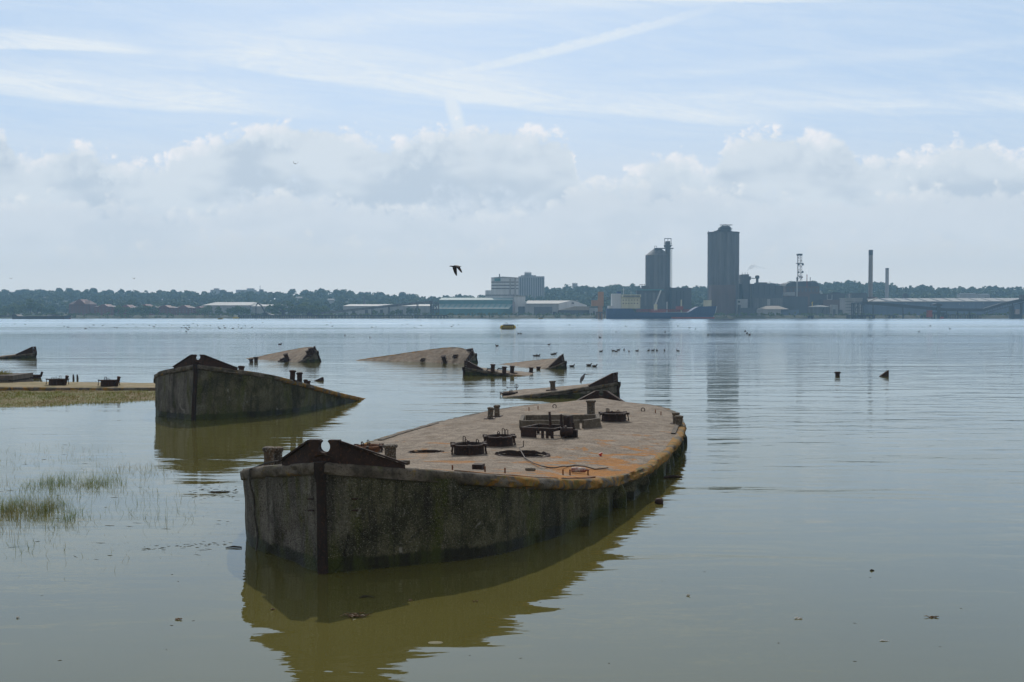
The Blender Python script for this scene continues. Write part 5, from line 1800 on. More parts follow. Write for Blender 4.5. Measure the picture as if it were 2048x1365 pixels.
# ochre crane
f = Far('harbour_crane', 'ochre harbour crane behind the stern of the blue ship', 'crane', 1197, 774, z=0)
f.box('machine_house', K_ORANGE, 1183, 1207, 601, 613, -2, 3)
f.box('tower_head', K_ORANGE, 1196, 1207, 584, 600.9, -1.5, 2)
f.box('pedestal', K_ORANGE, 1196, 1205, 613.1, 641, -1.2, 1.8)
mb = MB(); f.bar(mb, 1184, 600, 1195, 588, .3); f.bar(mb, 1184, 602, 1186, 594, .25); f.bar(mb, 1186, 594, 1195, 588, .25); f.done(mb, 'backstay', K_DARK)
mb = MB(); f.bar(mb, 1207, 603, 1234, 591, .35); f.bar(mb, 1207, 598, 1234, 591, .2); f.done(mb, 'boom', K_DARK)
mb = MB()
for xx in (1193, 1200, 1208, 1214): f.bar(mb, xx, 625, xx, 641, .5, -1.8)
f.bx(mb, 1192, 1215, 624, 626.5, -2.2, 2.2)
f.done(mb, 'jetty_base', K_BROWN)

# --- the ship
SY = 752.0
f = Far('tanker_ship', 'blue hulled tanker ship with cream bridge moored below the silos', 'ship', 1320, SY, z=0)
k_ = SY / F
def hull_sec(name, mat, ztop, zbot):
    x0, x1 = f.pt(1213, 638).x, f.pt(1433, 612).x
    n = 40
    mb = MB()
    for i in range(n + 1):
        t = i / n
        for q, zz in ((1.0, ztop(t)), (.96, (ztop(t) + zbot(t)) / 2), (.85, zbot(t))):
            bow = max(0, (t - .78) / .22)
            half = 6.5 * (1 - bow ** 2.2 * .98) * (1 if t > .05 else .75 + 5 * t) * q
            xx = x0 + (x1 - x0) * t - bow * (1 - q) * 22
            mb.v.append((xx, SY - half, zz)); mb.v.append((xx, SY + half, zz))
    for i in range(n):
        a = i * 6; b_ = a + 6
        for k in (0, 2): mb.f.append((a + k, a + k + 2, b_ + k + 2, b_ + k)); mb.f.append((a + k + 1, b_ + k + 1, b_ + k + 3, a + k + 3))
        mb.f.append((a, b_, b_ + 1, a + 1))
    mb.f.append((0, 1, 3, 2)); mb.f.append((2, 3, 5, 4))
    e_ = n * 6
    mb.f.append((e_ + 1, e_, e_ + 2, e_ + 3)); mb.f.append((e_ + 3, e_ + 2, e_ + 4, e_ + 5))
    return f.done(mb, name, mat)
def zt(t):
    px = 1213 + 220 * t
    py = 617.5 if px < 1262 else 617.5 + (px - 1262) / 6 * 8 if px < 1268 else 625.5 if px < 1374 else 625.5 - (px - 1374) / 18 * 11.5 if px < 1392 else 614 - (px - 1392) / 41 * 1.6
    return P(0, py, SY).z
hull_sec('hull', K_HULLB, zt, lambda t: -.5)
f.box('boot_topping', K_RED, 1340, 1426, 634.6, 637.6, -6.3, -6.0)
sup = f.box('accommodation', K_CREAM, 1241, 1279, 595, 617.5, -5, 5)
f.box('bridge', K_CREAM, 1242, 1280, 590, 594.9, -6, 5.2)
f.box('bridge_windows', K_GLASS, 1245, 1278, 591.8, 594.0, -6.15, -5.9)
f.box('funnel_casing', K_WHITE, 1223, 1240.8, 588, 617.5, -4.5, 4.5)
f.box('aft_deckhouse', K_WHITE, 1216, 1222.8, 612, 618, -5, 5)
f.box('funnel', K_HULLB, 1234, 1242, 583.5, 588, -2, 2)
for i in range(6):
    f.box('porthole', K_GLASS, 1244 + i * 5.6, 1246 + i * 5.6, 600, 601.6, -5.15, -4.9)
    f.box('porthole', K_GLASS, 1244 + i * 5.6, 1246 + i * 5.6, 606.5, 608.2, -5.15, -4.9)
mb = MB(); f.bar(mb, 1247, 590, 1247, 576, .2); f.bar(mb, 1244, 580, 1250, 580, .12); f.bar(mb, 1262, 590, 1262, 584, .15); f.done(mb, 'radar_mast', K_WHITE)
mb = MB()
for yy in (619.5, 621.5, 623.4): f.bar(mb, 1272, yy, 1378, yy + .3, .28, -2 + (yy - 619))
for xx in range(1275, 1378, 6): f.bar(mb, xx, 619, xx, 626, .2, -2)
f.pieces(mb, 'deck_pipe', K_RED)
f.box('manifold', K_RED, 1300, 1330, 621, 626, -3, 3)
mb = MB(); f.bar(mb, 1310, 611, 1321.5, 581, .55, -1); f.done(mb, 'deck_crane_boom', K_WHITE)
f.box('deck_crane_post', K_CREAM, 1308, 1314, 609, 626, -2, 1)
mb = MB(); f.bar(mb, 1334, 626, 1334, 604, .3); f.done(mb, 'vent_mast', K_WHITE)
f.box('foremast', K_CREAM, 1361.5, 1363.6, 600, 626, -.7, .7); f.box('derrick_house', K_RED, 1352, 1366, 613, 619, -1.5, 1.5)
mb = MB(); f.bar(mb, 1432, 613, 1429, 627, .15, -3); f.bar(mb, 1276, 626, 1378, 625, .12, -6); f.done(mb, 'railing', K_WHITE)

# --- the two silos
def ribs_silo(f, part, mat, px, r, yt, yb, dy, lob, n=72, amp=.06, under=None):
    k = (f.Y + dy) / F
    c = P(px, 627, f.Y + dy)
    mb = MB()
    for py in (yt, yb):
        z = P(px, py, f.Y + dy).z
        for i in range(n):
            a = 2 * math.pi * i / n
            rr_ = r * k * (1 - amp + amp * abs(math.sin(a * lob / 2)))
            mb.v.append((c.x + rr_ * math.cos(a), f.Y + dy + rr_ * math.sin(a), z))
    for i in range(n):
        j = (i + 1) % n
        mb.f.append((i, i + n, j + n, j))
    mb.f.append(tuple(range(n)))
    return f.done(mb, part, mat, 60, under)
f = Far('silo_tower', 'tallest grey ribbed concrete silo with rooftop machinery and brick base', 'silo', 1446, 830)
mb = MB()
shaft = ribs_silo(f, 'shaft', K_GREY, 1446, 31.5, 466, GB, 13, 8, 96, .10)
f.box('base_block', K_BROWN, 1421, 1470, 570.5, GB, -3, 8)
for i in range(6): f.box('pier', K_BROWN, 1424 + i * 8, 1427 + i * 8, 588, GB, -3.6, -3.0)
f.lathe('rim', K_GREYD, 1446, [(31.8, 467.2), (32.0, 465.4), (30, 465.2)], 13, 48)
th = f.box('machine_house', K_GREYD, 1445, 1465.5, 453, 465.2, 7, 18)
f.box('upper_house', K_GREYD, 1448, 1463, 450.5, 452.9, 8, 17); f.box('low_house', K_GREYD, 1436, 1445, 461, 465.2, 8, 17)
f.box('gallery', K_GREYD, 1441, 1467, 458, 459, 5, 19)
mb = MB()
for xx, t in ((1450, 448), (1453, 447), (1457, 446.5), (1460, 448.5), (1464, 449.5), (1447, 452), (1466, 456), (1422, 460.5), (1434, 460), (1472, 462), (1429, 463)): f.bar(mb, xx, 466, xx, t, .32, 10)
for yy in (449, 455.5, 461.5): f.bar(mb, 1443, yy, 1468, yy, .32, 6.5)
f.bar(mb, 1426, 465, 1437, 461, .4, 10)
f.pieces(mb, 'roof_pipe', K_DARK)
f.box('annex', K_PALE, 1471, 1492, 599, GB, -6, 4); f.box('annex_window', K_GLASS, 1472.5, 1477, 602, 606, -6.15, -5.9); f.box('annex_door', K_GREYD, 1472, 1478, 610, GB, -6.15, -5.9)
f.box('side_hut', K_CREAM, 1408, 1420.8, 601, GB, -5, 3)

f = Far('silo_group', 'shorter grey silo with conical roof, lift tower and catwalk', 'silo', 1315, 835)
ribs_silo(f, 'shaft', K_GREY, 1315, 24.5, 511.5, 600, 10, 7, 96, .08)
f.lathe('cone_roof', K_GREY, 1315, [(24.8, 511.4), (9, 499), (8, 498)], 10, 40)
f.box('lift_tower', K_GREYD, 1333, 1342, 482, GB, 4, 9)
f.box('lift_head', K_GREYD, 1331.5, 1343.5, 490, 494, 3, 10)
f.box('catwalk', K_DARK, 1311, 1349, 495.5, 497.2, 4.5, 8); f.box('roof_cabin', K_GREYD, 1311.5, 1324, 496.5, 500.5, 6, 14)
mb = MB()
for xx in (1331.5, 1344.5): f.bar(mb, xx, 494, xx, 476.5, .25, 6)
f.bar(mb, 1331, 476.6, 1345, 476.6, .3, 6); f.bar(mb, 1338, 482, 1338, 477, .2, 6); f.bar(mb, 1330, 486, 1346, 486, .2, 6); f.bar(mb, 1329, 490, 1347, 490, .2, 5)
f.bar(mb, 1311.5, 496, 1311.5, 491.5, .15, 7); f.bar(mb, 1316, 496, 1316, 491.5, .15, 7); f.bar(mb, 1311.5, 491.5, 1316, 491.5, .15, 7)
f.done(mb, 'head_frame', K_DARK)
mb = MB()
for xx in (1342.6, 1345.2): f.bar(mb, xx, 497, xx, GB, .14, 4); 
yy = 499
while yy < 576:
    f.bar(mb, 1342.6, yy, 1345.2, yy + 2.5, .10, 4); f.bar(mb, 1345.2, yy + 2.5, 1342.6, yy + 5, .10, 4); yy += 5
f.done(mb, 'ladder_cage', K_DARK)
f = Far('silo_base_works', 'dark works building under the shorter silo, behind the ship', 'factory', 1300, 826)
f.box('wall', K_GREYD, 1272, 1330, 578.5, GB, -6, 0)
f.box('roof_plant', K_GREYD, 1282, 1296, 572, 578.4, -5, -1)
mb = MB()
for xx in (1279, 1283, 1288): f.bar(mb, xx, 579, xx, 569, .2, -3)
f.bar(mb, 1278, 569.5, 1289, 569.5, .2, -3); f.done(mb, 'roof_frame', K_DARK)
for i in range(6): f.box('panel', K_GREY, 1276 + i * 9, 1282 + i * 9, 586, 612, -6.3, -5.9)
f.box('pipe_bridge', K_TEAL, 1270, 1325, 579.5, 581.5, -7.5, -6.4)
f = Far('works_block', 'square dark block right of the shorter silo', 'factory', 1362, 832)
f.box('wall', K_GREYD, 1343, 1383, 577, GB, 0, 20); f.box('roof_edge', K_GREY, 1342.5, 1383.5, 576, 577, -.4, 20.4)
for xx in (1352, 1360, 1366): f.box('recess', K_DARK, xx, xx + 2.4, 582, 610, -.2, .1)

# --- plant right of the tall silo
def works(label, boxes, Y, mat=K_GREYD, name='works_building', cat='factory', wins=()):
    f = Far(name, label, cat, (boxes[0][1] + boxes[0][2]) / 2, Y)
    for b_ in boxes:
        f.box(b_[0], b_[5] if len(b_) > 5 else mat, b_[1], b_[2], b_[3], b_[4] if b_[4] else GB, b_[6] if len(b_) > 6 else 0, b_[7] if len(b_) > 7 else 14)
    for w_ in wins:
        f.box('window_strip', K_SLATE, w_[0], w_[1], w_[2], w_[3], -.2, .1)
    return f
f = works('narrow dark plant tower beside the tall silo under a plume of smoke', [('wall', 1485.5, 1498, 549, None, K_GREYD), ('rear_bay', 1477, 1487, 567.5, None, K_GREYD, 6, 18), ('duct_head', 1498, 1503, 553, 560, K_DARK, 2, 6), ('duct', 1498.5, 1501, 560, None, K_DARK, 2, 6)], 838)
mb = MB()
for xx in (1486, 1492, 1497): f.bar(mb, xx, 549, xx, 545, .15, 3)
f.bar(mb, 1498, 556, 1512, 557, .35, 4); f.pieces(mb, 'pipe', K_DARK)
f = Far('flue_stack', 'short dark flue with a wide cowl between the plant tower and the works', 'flue', 1514, 840)
f.lathe('stack', K_GREYD, 1514, [(2.6, GB), (2.6, 559), (2.2, 558.5)], 5)
f.lathe('cowl', K_DARK, 1514, [(2.2, 558.6), (4.2, 557), (4.4, 553), (3.0, 551.5), (.5, 551)], 5)
f = works('long dark works with stepped roofs between the plant tower and the lattice mast', [('wall', 1503, 1551, 568, None), ('high_bay', 1516, 1536, 565, 567.9, K_GREYD, 2, 12), ('east_bay', 1551.1, 1567, 572, None, K_GREYD, 1, 14), ('low_front', 1500, 1560, 597, None, K_GREY, -10, -.2), ('pale_panel', 1528, 1534, 599, 611, K_PALE, -10.3, -9.9)], 842)
mb = MB()
for i in range(9): f.bar(mb, 1540 + i * 3, 574, 1540 + i * 3, 567 + (i % 3), .2, 3)
for i in range(5): f.bar(mb, 1506 + i * 11, 590, 1506 + i * 11, 571, .3, -1)
f.pieces(mb, 'pipe', K_DARK)
# hall with a rounded roof
f = Far('round_roof_hall', 'brown hall with a rounded roof behind the lattice mast', 'factory', 1604, 860)
f.box('wall', K_BROWN, 1571, 1639, 573, GB, 0, 24)
f.poly('roof', K_GREYD, [(1571, 573), (1574, 567.5), (1582, 564.5), (1600, 563), (1622, 562.8), (1632, 565), (1637, 568.5), (1639, 573)], -.4, 24.4)
for i in range(9): f.box('window', K_SLATE, 1574 + i * 7.2, 1578 + i * 7.2, 577, 584, -.2, .1)
f = works('brown lower works under the rounded roof hall', [('wall', 1575, 1620, 588, None, K_BROWN), ('white_front', 1566, 1588, 585, 592, K_PALE, -3, -.1), ('bay', 1560, 1610, 594, None, K_GREYD, -8, -3.2)], 850)
f = works('dark jumbled works between the rounded hall and the corrugated block', [('wall', 1610, 1664, 588, None), ('bay', 1665, 1692, 587, None, K_GREYD, 2, 14), ('low_bay', 1640, 1692, 600, None, K_BROWN, -8, -.1), ('roof_box', 1667, 1684, 585, 587, K_DARK, 4, 10), ('white_pipe_rise', 1653.5, 1655, 590, 600, K_PALE, -.5, -.1), ('white_pipe_foot', 1655.1, 1663, 598.5, 600, K_PALE, -.5, -.1), ('white_pipe_drop', 1663.1, 1664.5, 590, 600, K_PALE, -.5, -.1)], 852)
f = works('dark block behind the corrugated block beside the tall chimney', [('wall', 1703, 1734, 587, None), ('frame_top', 1707, 1733, 586, 586.9, K_DARK, -.3, 14), ('pipe', 1696.5, 1699, 588, None, K_PALE, -2, -.5), ('side_bay', 1734.1, 1757, 594, None, K_BROWN, 2, 14)], 852)
# lattice mast
f = Far('lattice_mast', 'pale lattice radio mast hung with dishes above the works', 'mast', 1599, 846)
mb = MB()
for xx, d in ((1595.5, -1), (1603, -1), (1596.5, 2), (1602, 2)): f.bar(mb, xx, 562, xx, 508, .2, d)
yy = 510; s_ = 0
while yy < 560:
    f.bar(mb, 1595.5, yy, 1603, yy, .14, -1)
    if s_ % 2: f.bar(mb, 1595.5, yy, 1603, yy + 6, .11, -1)
    else: f.bar(mb, 1603, yy, 1595.5, yy + 6, .11, -1)
    yy += 6; s_ += 1
f.done(mb, 'lattice', K_PINK)
for xx, yy, r in ((1596.5, 530, 1.9), (1604.5, 529.5, 2.3), (1604, 544.5, 2.2), (1596, 545, 1.9), (1599, 554, 2.4), (1603, 555, 2.0)):
    k = f.Y / F
    p = f.pt(xx, yy, -1.4)
    T = Matrix.Translation(p) @ Matrix.Rotation(R(90), 4, 'X')
    f.done(MB().lathe([(r * k * .3, -.5), (r * k, -.2), (r * k, .3), (r * k * .9, .35)], 12, T), 'dish', K_GREYD if yy < 552 else K_PINK, 40)
f.box('top_platform', K_GREYD, 1594.5, 1604, 508, 511.5, -1.5, 2.2); f.box('side_platform', K_GREYD, 1593, 1606, 526.6, 527.6, -1.6, 2.4)
f = Far('white_flue', 'slim white flue pipe at the foot of the lattice mast', 'flue', 1593.6, 843)
f.lathe('pipe', K_PALE, 1593.6, [(1.5, GB), (1.5, 563), (1.2, 562)], 0, 12); f.lathe('cap', K_DARK, 1593.6, [(1.3, 562.2), (1.3, 555), (1.1, 554.6)], 0, 12)
f = Far('thin_flue', 'thin reddish flue with a wisp of steam above the rounded hall', 'flue', 1613.4, 856)
f.lathe('pipe', K_RED, 1613.4, [(.8, 575), (.7, 549.5), (.5, 549)], 0, 10)
f = Far('thin_flue', 'shorter dark thin flue right of the reddish one', 'flue', 1620, 856)
f.lathe('pipe', K_DARK, 1620, [(.7, 575), (.6, 555), (.4, 554.6)], 0, 10)
# chimneys
f = Far('tall_chimney', 'tall tan chimney with a dark band at the top', 'chimney', 1740.5, 870)
f.lathe('shaft', K_STACK, 1740.5, [(4.7, GB), (4.2, 560), (4.05, 510.6)], 0, 24); f.lathe('dark_band', K_DARK, 1740.5, [(4.15, 510.8), (4.2, 500.5), (3.6, 500.3), (3.4, 503)], 0, 24)
f = Far('pale_chimney', 'shorter pale chimney with a thin dark rim', 'chimney', 1773.5, 880)
f.lathe('shaft', K_PALE, 1773.5, [(3.8, GB), (3.5, 570), (3.3, 539)], 0, 24); f.lathe('rim', K_DARK, 1773.5, [(3.5, 539), (3.5, 537), (2.8, 536.8)], 0, 24)
# storage tanks and sheds in front
f = Far('storage_tank', 'round grey storage tank with a domed pale roof and outside stair', 'tank', 1638, 806)
f.lathe('shell', K_GREY, 1638, [(20, GB), (20, 614.6)], 8, 40); f.lathe('roof', K_ROOFW, 1638, [(20.4, 614.6), (20.4, 613.8), (12, 612.2), (2, 611)], 8, 40)
mb = MB(); f.bar(mb, 1641, 633, 1647, 616, .3, -.6); f.done(mb, 'stair', K_DARK)
mb = MB(); f.bar(mb, 1629, 613, 1629, 605, .35, 6); f.bar(mb, 1627.5, 607, 1630.5, 604, .3, 6); f.done(mb, 'derrick', K_YEL)
f = Far('hip_roof_store', 'low pale store with a tan hipped roof below the works', 'store', 1545, 804)
f.box('wall', K_PALE, 1514, 1562, 619, GB, 0, 16); f.box('wing', K_BLUE, 1562.1, 1600, 620, GB, 3, 16)
a, b_ = f.pt(1520, 618.9), f.pt(1578, 618.9); t0, t1 = f.pt(1540, 612), f.pt(1562, 612)
f.done(MB().addv([(a.x, f.Y - .4, a.z), (b_.x, f.Y - .4, a.z), (b_.x, f.Y + 16.4, a.z), (a.x, f.Y + 16.4, a.z), (t0.x, f.Y + 8, t0.z), (t1.x, f.Y + 8, t0.z)], [(0, 1, 5, 4), (2, 3, 4, 5), (1, 2, 5), (3, 0, 4), (3, 2, 1, 0)]), 'roof', K_TAN)
f = works('pale low huts on the bank between the tank and the corrugated block', [('wall', 1664, 1676, 610, None, K_PALE, 0, 6), ('door', 1666, 1671, 619, None, K_SLATE, -.2, .1), ('side', 1676.1, 1686, 620, None, K_GREY, 1, 6)], 812, name='bank_hut', cat='hut')
f = works('pale corrugated block beside the start of the right conveyor', [('wall', 1690.5, 1725, 597.5, None, K_PALE, 0, 14), ('roof', 1690, 1725.5, 596.4, 597.5, K_ROOFW, -.4, 14.4)], 806, name='corrugated_block', cat='building')
for yy in (603, 609, 615, 621): f.box('cladding_seam', K_GREY, 1690.5, 1725, yy, yy + .8, -.12, .05)
f = works('dark low sheds along the bank between the tall silo and the hipped store', [('wall', 1480, 1515, 617, None, K_GREYD, 0, 8), ('roof', 1479, 1513, 616.2, 617, K_GREY, -.3, 8.3)], 806, name='bank_shed', cat='shed')
# long blue warehouse
f = Far('blue_warehouse', 'very long slate blue warehouse with a pale patched roof at right', 'warehouse', 1900, 832)
f.box('wall', K_BLUE, 1738, 2120, 603, GB, 0, 50)
a, b_, c_, e_ = f.pt(1737, 603.4, -.6), f.pt(2121, 602.4, -.6), f.pt(2121, 595.5, 25), f.pt(1754, 596.2, 25)
f.done(MB().addv([a, b_, c_, e_] + [q + Vector((0, 0, -.4)) for q in (a, b_, c_, e_)], [(0, 1, 2, 3), (7, 6, 5, 4), (0, 4, 5, 1), (1, 5, 6, 2), (2, 6, 7, 3), (3, 7, 4, 0)]), 'roof', K_ROOFW)
for i in range(13):
    xx = 1772 + i * 26
    a, b_, c_, e_ = f.pt(xx, 602.6, 2), f.pt(xx + 6, 602.6, 2), f.pt(xx + 10, 597.2, 22), f.pt(xx + 5, 597.2, 22)
    f.done(MB().addv([q + Vector((0, 0, .25)) for q in (a, b_, c_, e_)] + [q + Vector((0, 0, -.1)) for q in (a, b_, c_, e_)], [(0, 1, 2, 3), (7, 6, 5, 4), (0, 4, 5, 1), (1, 5, 6, 2), (2, 6, 7, 3), (3, 7, 4, 0)]), 'roof_patch', K_SLATE)
f.poly('gable_end', K_TAN, [(1733, 605), (1754, 595.8), (1756, 597), (1738, 605)], -.7, 2)
for xx, yy in ((1811, 606.5), (1918, 608), (1926, 611.5), (1966, 606)): f.box('vent', K_ROOFW, xx, xx + 2, yy, yy + 1.2, -.2, .1)
f = Far('rooftop_plant', 'dark plant box poking above the long blue warehouse roof', 'plant room', 1812, 900)
f.box('wall', K_DARK, 1808, 1817, 589, GB, 0, 5); f.box('cap', K_DARK, 1810, 1815, 587, 588.9, 1, 4)
# right conveyor and its pier
f = conveyor('dark conveyor dipping along the blue warehouse and climbing at the right edge', [(1724, 606), (1757, 608), (1862, 617.5), (1890, 620), (1966, 620.5), (2003, 609), (2060, 597)], 1.05, 772,
             ((1746, 608), (1806, 613), (1893, 621), (1915, 621.5), (1940, 621), (2025, 606)), mat=K_DARK, lm=K_DARK)
f.box('end_house', K_GREYD, 2042, 2060, 590, 600, -3, 3)
mb = MB()
for i in range(14):
    xx = 1970 + i * 5; yb_ = 619.5 - max(0, (xx - 1970)) * .31
    f.bar(mb, xx, yb_, xx, yb_ + 7, .15)
f.bar(mb, 1968, 627, 2055, 603, .3); f.done(mb, 'truss', K_DARK)
f = Far('ship_loader', 'dark ship loader machine on the pier under the right conveyor', 'loader', 1874, 768, z=0)
f.box('hood', K_DARK, 1863, 1882, 609, 612.5, -2, 2); f.box('mast', K_DARK, 1875, 1880, 612.6, 641, -1.2, 1.2)
f.poly('cowl', K_DARK, [(1863, 612), (1866, 608.5), (1872, 607), (1879, 608.5), (1883, 612)], -2.3, 2.3)
f.box('cabin', K_RED, 1855, 1863, 621, 635, -2, 2)
mb = MB()
for xx in (1864, 1869, 1884, 1888): f.bar(mb, xx, 626, xx, 641, .5)
f.bx(mb, 1862, 1890, 625, 628, -2.4, 2.4); f.done(mb, 'pier_base', K_DARK)
f.box('fender', K_RED, 1877, 1885, 634, 641, -2.6, -2.45)
f = Far('loading_frame', 'dark loading frame on piles before the pale corrugated block', 'loading frame', 1712, 768, z=0)
mb = MB()
for xx in (1705, 1709, 1717, 1725): f.bar(mb, xx, 606, xx, 641, .35, -1); f.bar(mb, xx, 606, xx, 641, .35, 2)
f.bar(mb, 1703, 607, 1728, 606, .5); f.bar(mb, 1703, 632, 1748, 632, .6); f.bar(mb, 1705, 632, 1717, 607, .25)
f.done(mb, 'frame', K_DARK)
f.box('deck', K_PIER, 1692, 1750, 630.5, 632, -2, 2)
for xx in (1693, 1697, 1703, 1711, 1720, 1729, 1738, 1747):
    mb = MB(); f.bar(mb, xx, 632, xx, 641, .6, -1.5); f.done(mb, 'pile', K_PIER)
f.box('transfer_box', K_DARK, 1723, 1728, 605, 611, -2, 2)
j3 = jetty(1892, 1960, 629.5, 770, 'low dark pier on piles right of the ship loader', 5, 6.5, 'pier', 1.8)
def dolphin(px, w_, yt, Y, label):
    f = Far('mooring_dolphin', label, 'dolphin', px, Y, 'mooring dolphins', z=0)
    f.box('cap', K_PIER, px - w_ / 2, px + w_ / 2, yt, yt + 2, -1.5, 1.5)
    mb = MB()
    for i in range(4):
        xx = px - w_ / 2 + .6 + (w_ - 1.2) * i / 3
        f.bar(mb, xx, yt + 2, xx + (i - 1.5) * .3, 641, .45, -1 + (i % 2) * 2)
    f.pieces(mb, 'pile', K_PIER)
dolphin(1621, 12, 631.5, 766, 'dark pile dolphin in front of the round storage tank'); dolphin(1783, 13, 631, 768, 'dark pile dolphin before the left end of the blue warehouse')
dolphin(1843, 4, 631.5, 770, 'narrow dark dolphin left of the ship loader')
f = Far('pier_tower', 'dark bulky pier tower at the right end below the climbing conveyor', 'pier', 2030, 768, z=0)
f.box('tower', K_DARK, 2020, 2026, 613, 641, -2, 2); f.box('block', K_DARK, 2026.1, 2040, 629, 641, -2, 2); f.box('cabin', K_PINK, 2029, 2037, 619, 628.9, -1.6, 1.6); f.box('post', K_DARK, 2041, 2044, 606, 641, -1, 1)
# hillside houses
for x0, x1, yt, Y, lb in ((1920, 1953, 587, 1080, 'longer pale terrace of houses in the trees at right'), (1956, 1980, 588, 1085, 'shorter pale terrace of houses in the trees at right'), (585, 604, 594, 1120, 'pale houses among trees right of the far towers'),
                          (84, 96, 594, 1150, 'white house on the left hillside below the poplars'), (655, 668, 598, 1060, 'pale house on the fields near the spire'), (1145, 1155, 566, 1330, 'pale block peeping over the right crest')):
    f = Far('hill_houses', lb, 'house', (x0 + x1) / 2, Y)
    f.box('wall', K_PALE, x0, x1, yt + 1.6, yt + 10, 0, 8)
    a, b_ = f.pt(x0 - .3, yt + 1.6), f.pt(x1 + .3, yt)
    f.done(MB().addv([(a.x, Y - .4, a.z), (b_.x, Y - .4, a.z), (b_.x, Y + 8.4, a.z), (a.x, Y + 8.4, a.z), (a.x, Y + 4, b_.z), (b_.x, Y + 4, b_.z)], [(0, 1, 5, 4), (2, 3, 4, 5), (1, 2, 5), (3, 0, 4), (3, 2, 1, 0)]), 'roof', K_SLATE)

# --- boats and buoys
f = Far('cargo_barge', 'long dark motor barge lying low on the river at far left', 'boat', 85, 715, z=0)
x0, x1 = f.pt(27, 640).x, f.pt(143, 640).x
mb = MB()
n = 24
for i in range(n + 1):
    t = i / n
    half = 4.0 * min(1, .55 + t * 6) * (1 - max(0, (t - .9) / .1) ** 2 * .95)
    zt_ = 1.9 + (1.1 if t < .1 else 0) + max(0, (t - .88) / .12) * .8
    for q, zz in ((1, zt_), (.9, -.4)):
        mb.v.append((x0 + (x1 - x0) * t - (1.4 if zz < 0 and t > .95 else 0), 715 - half * q, zz)); mb.v.append((x0 + (x1 - x0) * t - (1.4 if zz < 0 and t > .95 else 0), 715 + half * q, zz))
for i in range(n):
    a = i * 4; b_ = a + 4
    mb.f += [(a, a + 2, b_ + 2, b_), (a + 1, b_ + 1, b_ + 3, a + 3), (a, b_, b_ + 1, a + 1)]
mb.f += [(0, 1, 3, 2), (n * 4 + 1, n * 4, n * 4 + 2, n * 4 + 3)]
f.done(mb, 'hull', clad('dark_barge_hull', (.04, .032, .032)))
f.box('hatch_cover', K_GREYD, 46, 92, 634, 635.6, -2.6, 2.6)
f.box('deckhouse', K_PALE, 97, 106, 629.5, 635.6, -2, 2); f.box('wheelhouse', K_BROWN, 108, 117, 630.5, 635.6, -2, 2); f.box('wheelhouse_roof', K_DARK, 102, 120, 628.5, 629.4, -2.2, 2.2)
f.box('stern_rail', K_DARK, 28, 36, 632.5, 633.4, -2.5, 2.5); f.box('bow_stripe', K_RED, 139, 143, 637, 638.6, -.9, -.6)
def buoy(px, py, wpx, label, cat='buoy'):
    p = W(px, py)
    k = p.y / F
    w_ = wpx * k
    r_ = thing('mooring_buoy', p, label, cat)
    bm = MB()
    bm.tube([p + Vector((-w_ / 2, 0, .03 * w_)), p + Vector((-w_ * .46, 0, .12 * w_)), p + Vector((-w_ * .2, 0, .15 * w_)), p + Vector((w_ * .2, 0, .15 * w_)), p + Vector((w_ * .46, 0, .12 * w_)), p + Vector((w_ / 2, 0, .05 * w_))], [.10 * w_, .17 * w_, .17 * w_, .17 * w_, .17 * w_, .1 * w_], 14)
    bw(bm, 'float', K_YEL, r_, 40)
    bm = MB().box((p.x - w_ * .36, p.y - w_ * .15, p.z + .27 * w_), (p.x + w_ * .42, p.y + w_ * .15, p.z + .34 * w_))
    bw(bm, 'deck_pad', K_DARK, r_)
    bm = MB()
    for i in range(7): bm.box((p.x - w_ * .42 + i * w_ * .13, p.y - w_ * .19, p.z + .03 * w_), (p.x - w_ * .37 + i * w_ * .13, p.y - w_ * .165, p.z + .26 * w_))
    [bw(q, 'rubber_fender', K_DARK, r_) for q in split(bm)]
    bm = MB().tube([p + Vector((w_ * (-.12 + .10 * math.cos(t)), 0, w_ * (.33 + .13 * math.sin(t)))) for t in [math.pi * k_ / 8 for k_ in range(9)]], .02 * w_, 6)
    bm.tube([p + Vector((w_ * .2, 0, .33 * w_)), p + Vector((w_ * .22, 0, .42 * w_))], .012 * w_, 6)
    bw(bm, 'mooring_ring', K_GREY, r_, 60)
buoy(1016, 659, 28, 'yellow and black mooring buoy floating alone in mid river')
buoy(441, 639, 9, 'tiny yellow buoy near the far bank below the small brick flats')
buoy(1082, 638.6, 9, 'tiny yellow buoy near the far bank below the gabled shed')
f = Far('yellow_workboat', 'small yellow workboat at the left end of the long jetty', 'boat', 472, 762, z=0)
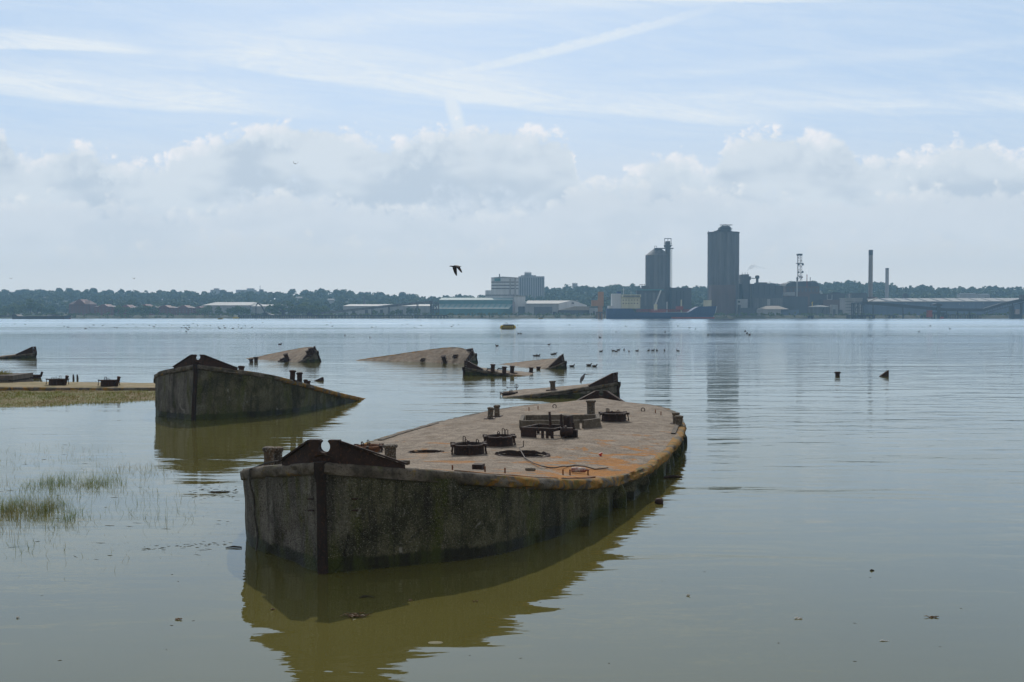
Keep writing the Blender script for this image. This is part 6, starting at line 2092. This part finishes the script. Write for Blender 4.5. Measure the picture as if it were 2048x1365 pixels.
f.poly('hull', K_YEL, [(466, 635), (478, 634.6), (476, 640), (467, 640)], -1.5, 1.5); f.box('cabin', K_CREAM, 469, 475, 631, 634.8, -1, 1)

# --- smoke
def smoke(px, Y, pts, dens, label):
    mb = MB()
    k = Y / F
    P0 = [P(x, y, Y) for x, y, r in pts]
    mb.tube(P0, [r * k for x, y, r in pts], 14)
    m = bpy.data.materials.new('smoke_vapour')
    m.use_nodes = True
    nt = m.node_tree; nt.nodes.clear()
    g = G(nt)
    out = g.node('ShaderNodeOutputMaterial'); v = g.node('ShaderNodeVolumePrincipled')
    pos = g.node('ShaderNodeNewGeometry').outputs['Position']
    n1 = g.noise(pos, 0.35, 4, .6)
    v.inputs['Density Attribute'].default_value = ''
    v.inputs['Color'].default_value = (.55, .58, .63, 1)
    g.put(v.inputs['Density'], g.mul(g.sm(n1, .42, .68), dens))
    nt.links.new(v.outputs[0], out.inputs['Volume'])
    o = mb.build('smoke_plume', m)
    centre_top(o, label, 'smoke', kind='stuff')
smoke(1495, 838, [(1493, 546, 1.0), (1494, 541, 2.6), (1499, 535, 4.2), (1508, 534, 4.5), (1518, 536, 3.5), (1532, 537, 1.2)], .22, 'grey puff of smoke drifting from the plant tower')
smoke(1613, 856, [(1613.5, 549, .6), (1614, 544, 1.8), (1614.5, 538, 1.6), (1616, 534, .5)], .10, 'faint wisp of steam over the thin reddish flue')

# ------------------------------------------------------------------ hazy air
mb = MB().box((-900, -40, -11.0), (900, 1750, 88))
m = bpy.data.materials.new('hazy_air')
m.use_nodes = True
nt = m.node_tree; nt.nodes.clear()
out = nt.nodes.new('ShaderNodeOutputMaterial'); v = nt.nodes.new('ShaderNodeVolumePrincipled')
v.inputs['Color'].default_value = (.40, .70, 1.0, 1)
v.inputs['Density'].default_value = HAZE
v.inputs['Anisotropy'].default_value = 0.2
v.inputs['Density Attribute'].default_value = ''
m.cycles.homogeneous_volume = True
nt.links.new(v.outputs[0], out.inputs['Volume'])
hz = mb.build('haze', m)
tag(hz, 'thin blue haze filling the air over the river', 'haze', kind='stuff')
